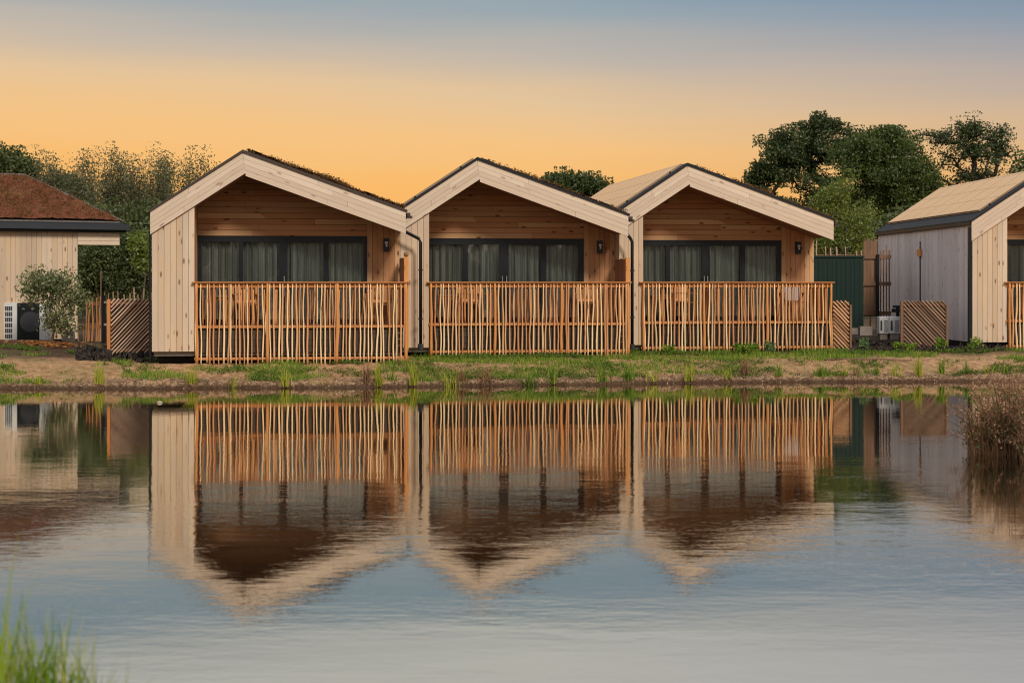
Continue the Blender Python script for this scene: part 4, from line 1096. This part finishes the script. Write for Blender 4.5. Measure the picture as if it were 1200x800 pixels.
def litter():
    N = 420; a = rg.normal(size=(N, 2)); px = 55+a[:, 0]*20; X, Y = (px-600)/F*36.2, 36.2+a[:, 1]*.25
    Z = ground(X, Y); n_ = N
    V = np.zeros((N, 4, 3)); an = rg.uniform(0, 6.28, N); s = rg.uniform(.03, .06, N)
    for k in range(4):
        V[:, k, 0] = X+np.cos(an+k*pi/2)*s; V[:, k, 1] = Y+np.sin(an+k*pi/2)*s*.7; V[:, k, 2] = Z+.02+rg.uniform(0, .035, N)
    o = raw_mesh('fallen_leaves', V.reshape(-1, 3), np.arange(4*N).reshape(N, 4), M['leaf_litter']); tag(o, 'orange fallen leaves under the bush at left', None, None, 'stuff')
    N = 2600; px = rg.uniform(90, 230, N); Y = rg.uniform(32.4, 35.5, N)
    px2 = rg.uniform(985, 1180, N); Y2_ = rg.uniform(35.6, 39.5, N); px = np.concatenate([px, px2]); Y = np.concatenate([Y, Y2_]); N *= 2
    X = (px-600)/F*Y; Z = ground(X, Y); s = rg.uniform(.015, .07, N)
    V = rg.normal(size=(N, 5, 3))*s[:, None, None]*.7+np.stack([X, Y, Z+s*.5], 1)[:, None]; V[:, 4, 2] += s*.8
    f_ = np.array([(0, 1, 4), (1, 2, 4), (2, 3, 4), (3, 0, 4)])
    M['clod'] = plain('dark_soil', (.045, .03, .022), .95, var=.35, scale=5)
    o = raw_mesh('soil_clods', V.reshape(-1, 3), (f_[None]+(np.arange(N)*5)[:, None, None]).reshape(-1, 3), M['clod']); tag(o, 'dark turned soil heaped between the cabins', None, None, 'stuff')
litter()

def clump(px, py, hpx, wpx, label, mat='grass_yellow', n=46, name='grass_clump', cat='grass clump', lean=.45, grp='grass clumps along the bank', width=.014):
    # find Y so that the ground there shows at py
    best = None
    for Y in np.arange(29.7, 37, .05):
        X = (px-600)/F*Y; z = gz(X, Y)
        if z <= .0: continue
        e = abs(HOR-(z-EYE)/Y*F-py)
        if best is None or e < best[0]: best = (e, X, Y, z)
    _, X, Y, z = best; rg_ = np.random.RandomState(int(px*7))
    H = hpx*1.2/F*Y; R = wpx*1.15/F*Y*.5
    bx = rg_.normal(size=n)*R*.36; by = rg_.normal(size=n)*R*.3; h = H*rg_.uniform(.45, 1.05, n)
    V, Fq = arcs(bx, by, np.full(n, -.02), h, width, np.abs(rg_.normal(size=n))*R*lean*2, rg_)
    o = raw_mesh(name, V, Fq, M[mat], None, (X, Y, z)); tag(o, label, cat, grp)
    return o
clumps = [
 (12, 446, 12, 26, 'low grass clump at the left edge of the far bank', 'grass_green'),
 (45, 449, 12, 14, 'thin yellow grass clump on the bank below the white and dark heat pump', 'grass_yellow'),
 (117, 449, 25, 12, 'leaning bright yellow-green clump left of the leftmost cabin, below the diagonal panel', 'grass_yellow'),
 (225, 449, 20, 16, 'yellow-green clump below the left end of the leftmost stick fence', 'grass_yellow'),
 (273, 452, 14, 14, 'small clump at the water under the left part of the leftmost fence', 'grass_yellow'),
 (334, 450, 20, 13, 'slim yellow-green clump below the second post of the leftmost fence', 'grass_yellow'),
 (430, 447, 22, 13, 'brownish upright clump near the right end of the leftmost fence', 'dry'),
 (444, 450, 26, 16, 'tall bright clump just right of the brownish upright one', 'grass_yellow'),
 (460, 446, 16, 14, 'short dark green clump between two tall bright clumps', 'grass_green'),
 (484, 451, 27, 14, 'tall bright clump below the gap between the leftmost and middle cabins', 'grass_yellow'),
 (525, 453, 20, 34, 'sprawling yellow clump with bent blades touching the water', 'grass_yellow'),
 (542, 446, 18, 14, 'russet dry stalks right of the sprawling yellow clump', 'dry'),
 (568, 448, 26, 26, 'rounded russet dry plant below the left half of the middle fence', 'dry'),
 (620, 449, 20, 22, 'green clump below the middle of the middle fence', 'grass_green'),
 (648, 447, 22, 18, 'green clump left of the right half of the middle fence', 'grass_green'),
 (705, 446, 22, 20, 'tall green clump below the right end of the middle fence', 'grass_green'),
 (736, 445, 20, 16, 'upright green clump below the gap between middle and right-hand cabins', 'grass_green'),
 (765, 444, 16, 22, 'low yellowish clump below the left end of the right-hand fence', 'grass_yellow'),
 (808, 444, 22, 16, 'yellow-green clump below the second post of the right-hand fence', 'grass_yellow'),
 (850, 443, 16, 16, 'low clump below the pale weeds of the right-hand fence', 'grass_yellow'),
 (873, 440, 22, 12, 'dry russet stalks below the right half of the right-hand fence', 'dry'),
 (912, 441, 16, 14, 'olive clump on the sand below the right end of the right-hand fence', 'grass_green'),
 (963, 441, 20, 13, 'dark green clump on bare sand below the orange diagonal panel', 'grass_green'),
 (990, 440, 14, 10, 'small yellow clump on bare sand below the green container', 'grass_yellow'),
 (1004, 440, 13, 9, 'tiny dry clump between two small clumps on bare sand', 'dry'),
 (1028, 440, 15, 9, 'small dark green clump below the white outdoor units', 'grass_green'),
 (1050, 440, 16, 18, 'broad yellowish clump below the left half of the dark diagonal panel', 'grass_yellow'),
 (1077, 440, 26, 11, 'tallest bright green clump on the right bank, below the dark diagonal panel', 'grass_yellow'),
 (1104, 438, 20, 11, 'upright green clump right of the tallest bright one', 'grass_green'),
 (1132, 438, 17, 10, 'slim clump below the corner of the grey cabin', 'grass_green'),
 (1156, 437, 13, 12, 'small yellowish clump below the front wall of the cabin at the right edge', 'grass_yellow'),
 (1180, 436, 12, 14, 'dull green clump near the right edge of the bank', 'grass_green'),
]
for px, py, h, wd, lab, mt in clumps:
    clump(px, py, h, wd, lab, mt, n=34 if h < 20 else 52)

def weed(px, py, hpx, wpx, label, seed, n=26, mat='weed', Y0=None):
    for Y in np.arange(30.5, 38, .04):
        X = (px-600)/F*Y; z = gz(X, Y)
        if HOR-(z-EYE)/Y*F < py: break
    if Y0: Y = Y0; X = (px-600)/F*Y; z = gz(X, Y)
    rg_ = np.random.RandomState(seed); H = hpx/F*Y; R = wpx/F*Y*.5
    o = thing('leafy_weed', label, 'weed', (X, Y, z-.01), 0, 'leafy weeds at the foot of the fences')
    m = MB(); cs = []
    for k in range(7):
        a = rg_.uniform(0, 6.28); q = rg_.uniform(.2, 1); p = (cos(a)*R*q, sin(a)*R*q*.6, H*rg_.uniform(.4, 1)); m.tube([(0, 0, 0), (p[0]*.4, p[1]*.4, p[2]*.6), p], [.006, .005, .003], 4)
        cs += [p, (p[0]*.7, p[1]*.7, p[2]*.6), (p[0]*.9, p[1]*.9, p[2]*.35)]
    m.build('stem', M['grass_green'], o)
    leaves('foliage', np.array(cs), np.full(len(cs), n), .09, .055, mat, o, rg_, up=.8)
weed(804, 414, 14, 16, 'pale leafy weed at the foot of the right-hand fence, left of its middle', 71)
weed(903, 414, 13, 14, 'pale leafy weed at the foot of the right-hand fence, near its right end', 72)
weed(1013, 411, 13, 16, 'pale leafy weed on dark soil below the green container', 73)
weed(1143, 411, 15, 18, 'fresh green weed under the corner of the cabin at the right edge', 74, mat='grass_green')
weed(1100, 411, 14, 16, 'dark leafy weed at the right post of the dark diagonal panel', 75, mat='grass_green')
weed(785, 416, 10, 14, 'small dark weed left of the pale weed at the right-hand fence', 76, mat='grass_green')
weed(872, 415, 12, 38, 'wide low green weed mound at the foot of the right-hand fence', 77, n=70, mat='grass_green')
weed(1060, 411, 8, 30, 'low green weed mat at the foot of the dark diagonal panel', 78, n=60, mat='grass_green')
weed(398, 424, 12, 6, 'thin green weed climbing the third post of the leftmost fence', 79, n=10, mat='grass_green')
weed(312, 425, 5, 9, 'tiny green weed at the second post of the leftmost fence', 80, n=20, mat='grass_green')

# bent driftwood twig on the right bank
m = MB(); P = []
for px in (965, 985, 1010, 1035, 1060, 1070):
    X, Y = at(px, 33.6); P.append((X, Y+.1*sin(px), gz(X, Y+.1*sin(px))+.03))
m.tube(P, [.012, .016, .02, .018, .014, .008], 6); o = m.build('fallen_branch', M['oldwood'], smooth=True); tag(o, 'long thin brown branch lying on the sand below the dark diagonal panel', 'branch')
# small white float
X, Y, _ = at(187, 26.4, 472); X, Y = (187-600)/F*26.4, 26.4
m = MB(); m.tube([(-.045, 0, .004), (-.03, 0, .01), (0, 0, .014), (.03, 0, .01), (.05, 0, .004)], [.004, .016, .02, .014, .003], 8)
o = m.build('float', M['table'], loc=(X, Y, 0), smooth=True); tag(o, 'tiny white float on the pond below the leftmost cabin corner', 'float')

# ------------------------------------------------------------------ near plants
def near_grass():
    specs = [(6, 6.2, 688, 50, 85, 'left tuft of fresh green grass in the bottom left corner'), (56, 6.1, 700, 46, 62, 'right tuft of fresh green grass in the bottom left corner'), (96, 6.1, 722, 30, 18, 'thin outer tuft of green grass right of the corner tufts')]
    for i, (px, Y, pyt, wpx, n, lab) in enumerate(specs):
        rg_ = np.random.RandomState(90+i); X = (px-600)/F*Y; z = gz(X, Y)
        H = EYE+(HOR-pyt)/F*Y-z; R = wpx/F*Y
        n = n*2
        bx, by = rg_.normal(size=n)*R*.55, rg_.normal(size=n)*.10
        h = H*rg_.uniform(.5, 1.02, n)*(1-.25*(bx/R)**2).clip(.5, 1)
        V, Fq = arcs(bx, by, np.full(n, -.03), h, .011, rg_.uniform(.01, .13, n), rg_, S=7)
        o = raw_mesh('grass_tuft', V, Fq, M['grass_near'], None, (X, Y, z)); tag(o, lab, 'grass tuft', 'foreground grass')
    # tall single blades
    for px0, px1, pyt, lab in ((-6, 22, 606, 'long faint blade leaning in from the left edge'), (-10, 44, 650, 'long blade bending right at the left edge'), (140, 155, 728, 'single thin upright blade right of the corner grass'), (97, 112, 738, 'lone leaning blade at the outer side of the corner grass')):
        Y = 5.6; X = (px0-600)/F*Y; z = gz(X, Y); H = EYE+(HOR-pyt)/F*Y-z; dx = (px1-px0)/F*Y
        V, Fq = arcs(np.array([0., .004]), np.array([0., .003]), np.array([-.03, -.03]), np.array([H, H*.8]), .012, np.array([dx, dx*.7]), np.random.RandomState(int(px0)+99), az=np.array([0., 0.]), S=9)
        o = raw_mesh('tall_grass', V, Fq, M['grass_near'], None, (X, Y, z)); tag(o, lab, 'tall grass', 'foreground grass')
near_grass()

def russet_shrub(px, Y, pytop, wpx, label, seed, n):
    rg_ = np.random.RandomState(seed); X = (px-600)/F*Y; z = max(gz(X, Y), -.05)
    H = EYE+(HOR-pytop)/F*Y-z; R = wpx/F*Y*.5
    o = thing('russet_shrub', label, 'shrub', (X, Y, z), 0, 'russet shrubs on the right bank')
    m = MB(); cs = []; low = []
    for k in range(n):
        a = rg_.uniform(0, 6.28); q = rg_.uniform(0, 1)**.6; bx, by = cos(a)*R*.45*q, sin(a)*R*.4*q
        hh = H*rg_.uniform(.35, 1.08)*(1-.36*q*q); ex, ey = cos(a)*R*q*1.15, sin(a)*R*.8*q
        P = [(bx, by, -.05), (bx*.7+ex*.3, by*.7+ey*.3, hh*.5), (ex*.8+bx*.2, ey*.8, hh*.85), (ex*1.12, ey, hh*1.04)]
        m.tube(P, [.006, .005, .0035, .002], 4, cap=False)
        P = np.array(P)
        for j in range(7):
            qq = rg_.uniform(.45, 1)*3; i0 = min(2, int(qq)); b = P[i0]*(1-(qq-i0))+P[i0+1]*(qq-i0); cs.append(b+rg_.normal(size=3)*.035)
        for j in range(2):
            qq = rg_.uniform(.15, .6)*3; i0 = min(2, int(qq)); b = P[i0]*(1-(qq-i0))+P[i0+1]*(qq-i0); low.append(b)
    m.build('stem', M['oldwood'], o)
    N = n*5; a = rg_.uniform(0, 6.28, N); q = rg_.uniform(0, 1, N)**.5
    bx, by = np.cos(a)*R*.75*q, np.sin(a)*R*.6*q; h = H*rg_.uniform(.3, 1.0, N)*(1-.3*q*q)
    V, Fq = arcs(bx, by, np.full(N, -.03), h, .007, rg_.uniform(.05, .35, N)*R, rg_, az=a+rg_.normal(size=N)*.5, S=5)
    raw_mesh('fine_stems', V, Fq, M['russet'], o)
    leaves('seed_heads', np.array(cs), rg_.randint(3, 9, len(cs)), .05, .024, 'russet', o, rg_, flat=1.6)
    leaves('foliage', np.array(low), rg_.randint(3, 9, len(low)), .13, .05, 'hedge', o, rg_)
M['russet'] = leaf_mat('russet_seed', [(.20, .09, .04), (.46, .25, .12), (.68, .47, .29)])
russet_shrub(1183, 18.6, 440, 122, 'russet shrub overhanging the water at the right edge', 95, 230)
russet_shrub(1235, 17.8, 428, 100, 'second russet shrub cut off behind the first at the right edge', 96, 130)
russet_shrub(1225, 21.0, 436, 80, 'paler russet shrub further back at the right edge', 97, 90)

# ------------------------------------------------------------------ world, sun, camera
wd = bpy.data.worlds.new('World'); SC.world = wd; wd.use_nodes = True
nt = wd.node_tree; nt.nodes.clear(); Lk = nt.links
def N(tp, **k):
    n = nt.nodes.new('ShaderNode'+tp)
    for a, b in k.items(): setattr(n, a, b)
    return n
def srgb(c): return tuple(((x/255)/12.92 if x/255 <= .04045 else ((x/255+.055)/1.055)**2.4) for x in c)
SUN_EL, SUN_AZ = 38, 26     # azimuth measured from "behind the camera" towards the right
sky = N('TexSky', sky_type='NISHITA'); sky.sun_disc = False; sky.sun_elevation = radians(SUN_EL); sky.sun_rotation = radians(180-SUN_AZ); sky.altitude = 50; sky.dust_density = 2.0
tc = N('TexCoord'); sep = N('SeparateXYZ'); Lk.new(tc.outputs['Generated'], sep.inputs[0])
def mth(op, a, b):
    n = N('Math', operation=op)
    for i, v in enumerate((a, b)):
        if isinstance(v, (int, float)): n.inputs[i].default_value = v
        else: Lk.new(v, n.inputs[i])
    return n.outputs[0]
cl = N('TexNoise'); cl.inputs['Scale'].default_value = 3.0; cl.inputs['Detail'].default_value = 5
mp = N('Mapping'); mp.inputs['Scale'].default_value = (1, 1, 13); Lk.new(tc.outputs['Generated'], mp.inputs[0]); Lk.new(mp.outputs[0], cl.inputs['Vector'])
el = mth('ADD', mth('ADD', sep.outputs[2], mth('MULTIPLY', sep.outputs[0], .045)), mth('MULTIPLY', mth('SUBTRACT', cl.outputs[0], .5), .024))
def ramp(f, st):
    n = N('ValToRGB'); Lk.new(f, n.inputs[0]); r = n.color_ramp
    while len(r.elements) < len(st): r.elements.new(.5)
    for e, (p, c) in zip(r.elements, st): e.position = p; e.color = (*srgb(c), 1)
    return n.outputs[0]
sunset = ramp(el, [(0, (250, 180, 98)), (.055, (253, 187, 102)), (.085, (248, 196, 128)), (.112, (230, 196, 152)), (.138, (198, 184, 168)), (.165, (156, 168, 174)), (.186, (134, 158, 174)), (.203, (188, 192, 190)), (.225, (214, 215, 210)), (.45, (224, 222, 216)), (1, (160, 176, 198))])
front0 = ramp(mth('MAXIMUM', sep.outputs[2], 0.0), [(0, (205, 178, 150)), (.1, (225, 208, 190)), (.3, (196, 186, 176)), (.6, (160, 168, 180)), (1, (120, 148, 190))])
lf = N('MapRange'); lf.inputs[1].default_value = .1; lf.inputs[2].default_value = -.9; lf.inputs[3].default_value = 1.0; lf.inputs[4].default_value = 1.7; Lk.new(sep.outputs[0], lf.inputs[0])
fs_ = N('VectorMath', operation='SCALE'); Lk.new(front0, fs_.inputs[0]); Lk.new(lf.outputs[0], fs_.inputs['Scale']); front = fs_.outputs[0]
# redder, duller towards the right of the afterglow
rt = N('MapRange'); rt.inputs[1].default_value = .02; rt.inputs[2].default_value = .38; Lk.new(sep.outputs[0], rt.inputs[0])
mxr = N('MixRGB', blend_type='MULTIPLY'); mxr.inputs[2].default_value = (.80, .80, .92, 1); Lk.new(rt.outputs[0], mxr.inputs[0]); Lk.new(sunset, mxr.inputs[1])
up = N('MapRange'); up.inputs[1].default_value = .195; up.inputs[2].default_value = .26; up.inputs[3].default_value = 1.0; up.inputs[4].default_value = 1.22; Lk.new(el, up.inputs[0])
us = N('VectorMath', operation='SCALE'); Lk.new(mxr.outputs[0], us.inputs[0]); Lk.new(up.outputs[0], us.inputs['Scale'])
mr = N('MapRange'); mr.inputs[1].default_value = .45; mr.inputs[2].default_value = -.3; Lk.new(sep.outputs[1], mr.inputs[0])
mxf = N('MixRGB'); Lk.new(mr.outputs[0], mxf.inputs[0]); Lk.new(us.outputs[0], mxf.inputs[1]); Lk.new(front, mxf.inputs[2])
sc10 = N('VectorMath', operation='SCALE'); sc10.inputs['Scale'].default_value = 10.0; Lk.new(mxf.outputs[0], sc10.inputs[0])
fin = N('MixRGB'); fin.inputs[0].default_value = .04; Lk.new(sc10.outputs[0], fin.inputs[1]); Lk.new(sky.outputs[0], fin.inputs[2])
bg = N('Background'); bg.inputs[1].default_value = .1; Lk.new(fin.outputs[0], bg.inputs[0])
ow = N('OutputWorld'); Lk.new(bg.outputs[0], ow.inputs[0])

sl = bpy.data.lights.new('sun', 'SUN'); sl.energy = 2.8; sl.angle = radians(12); sl.color = (1, .89, .75)
so_ = bpy.data.objects.new('sun', sl); C.objects.link(so_); so_.location = (20, -20, 30)
so_.rotation_euler = (radians(90-SUN_EL), 0, radians(SUN_AZ))

cam = bpy.data.cameras.new('camera'); co_ = bpy.data.objects.new('camera', cam); C.objects.link(co_)
co_.location = (0, 0, EYE); co_.rotation_euler = (radians(90), 0, 0)
cam.sensor_width = 36; cam.lens = F/1200*36; cam.shift_y = -(400-HOR)/1200
cam.clip_end = 4000; cam.clip_start = .1
cam.dof.use_dof = True; cam.dof.focus_distance = 32.5; cam.dof.aperture_fstop = 2.8
SC.camera = co_
SC.view_settings.view_transform = 'Standard'; SC.view_settings.look = 'None'; SC.view_settings.exposure = 0; SC.view_settings.gamma = 1
SC.render.engine = 'CYCLES'; SC.cycles.filter_width = 1.1; SC.render.filter_size = 1.1
SC.cycles.max_bounces = 8; SC.cycles.transparent_max_bounces = 12; SC.cycles.caustics_reflective = False
try: SC.cycles.use_denoising = True
except Exception: pass
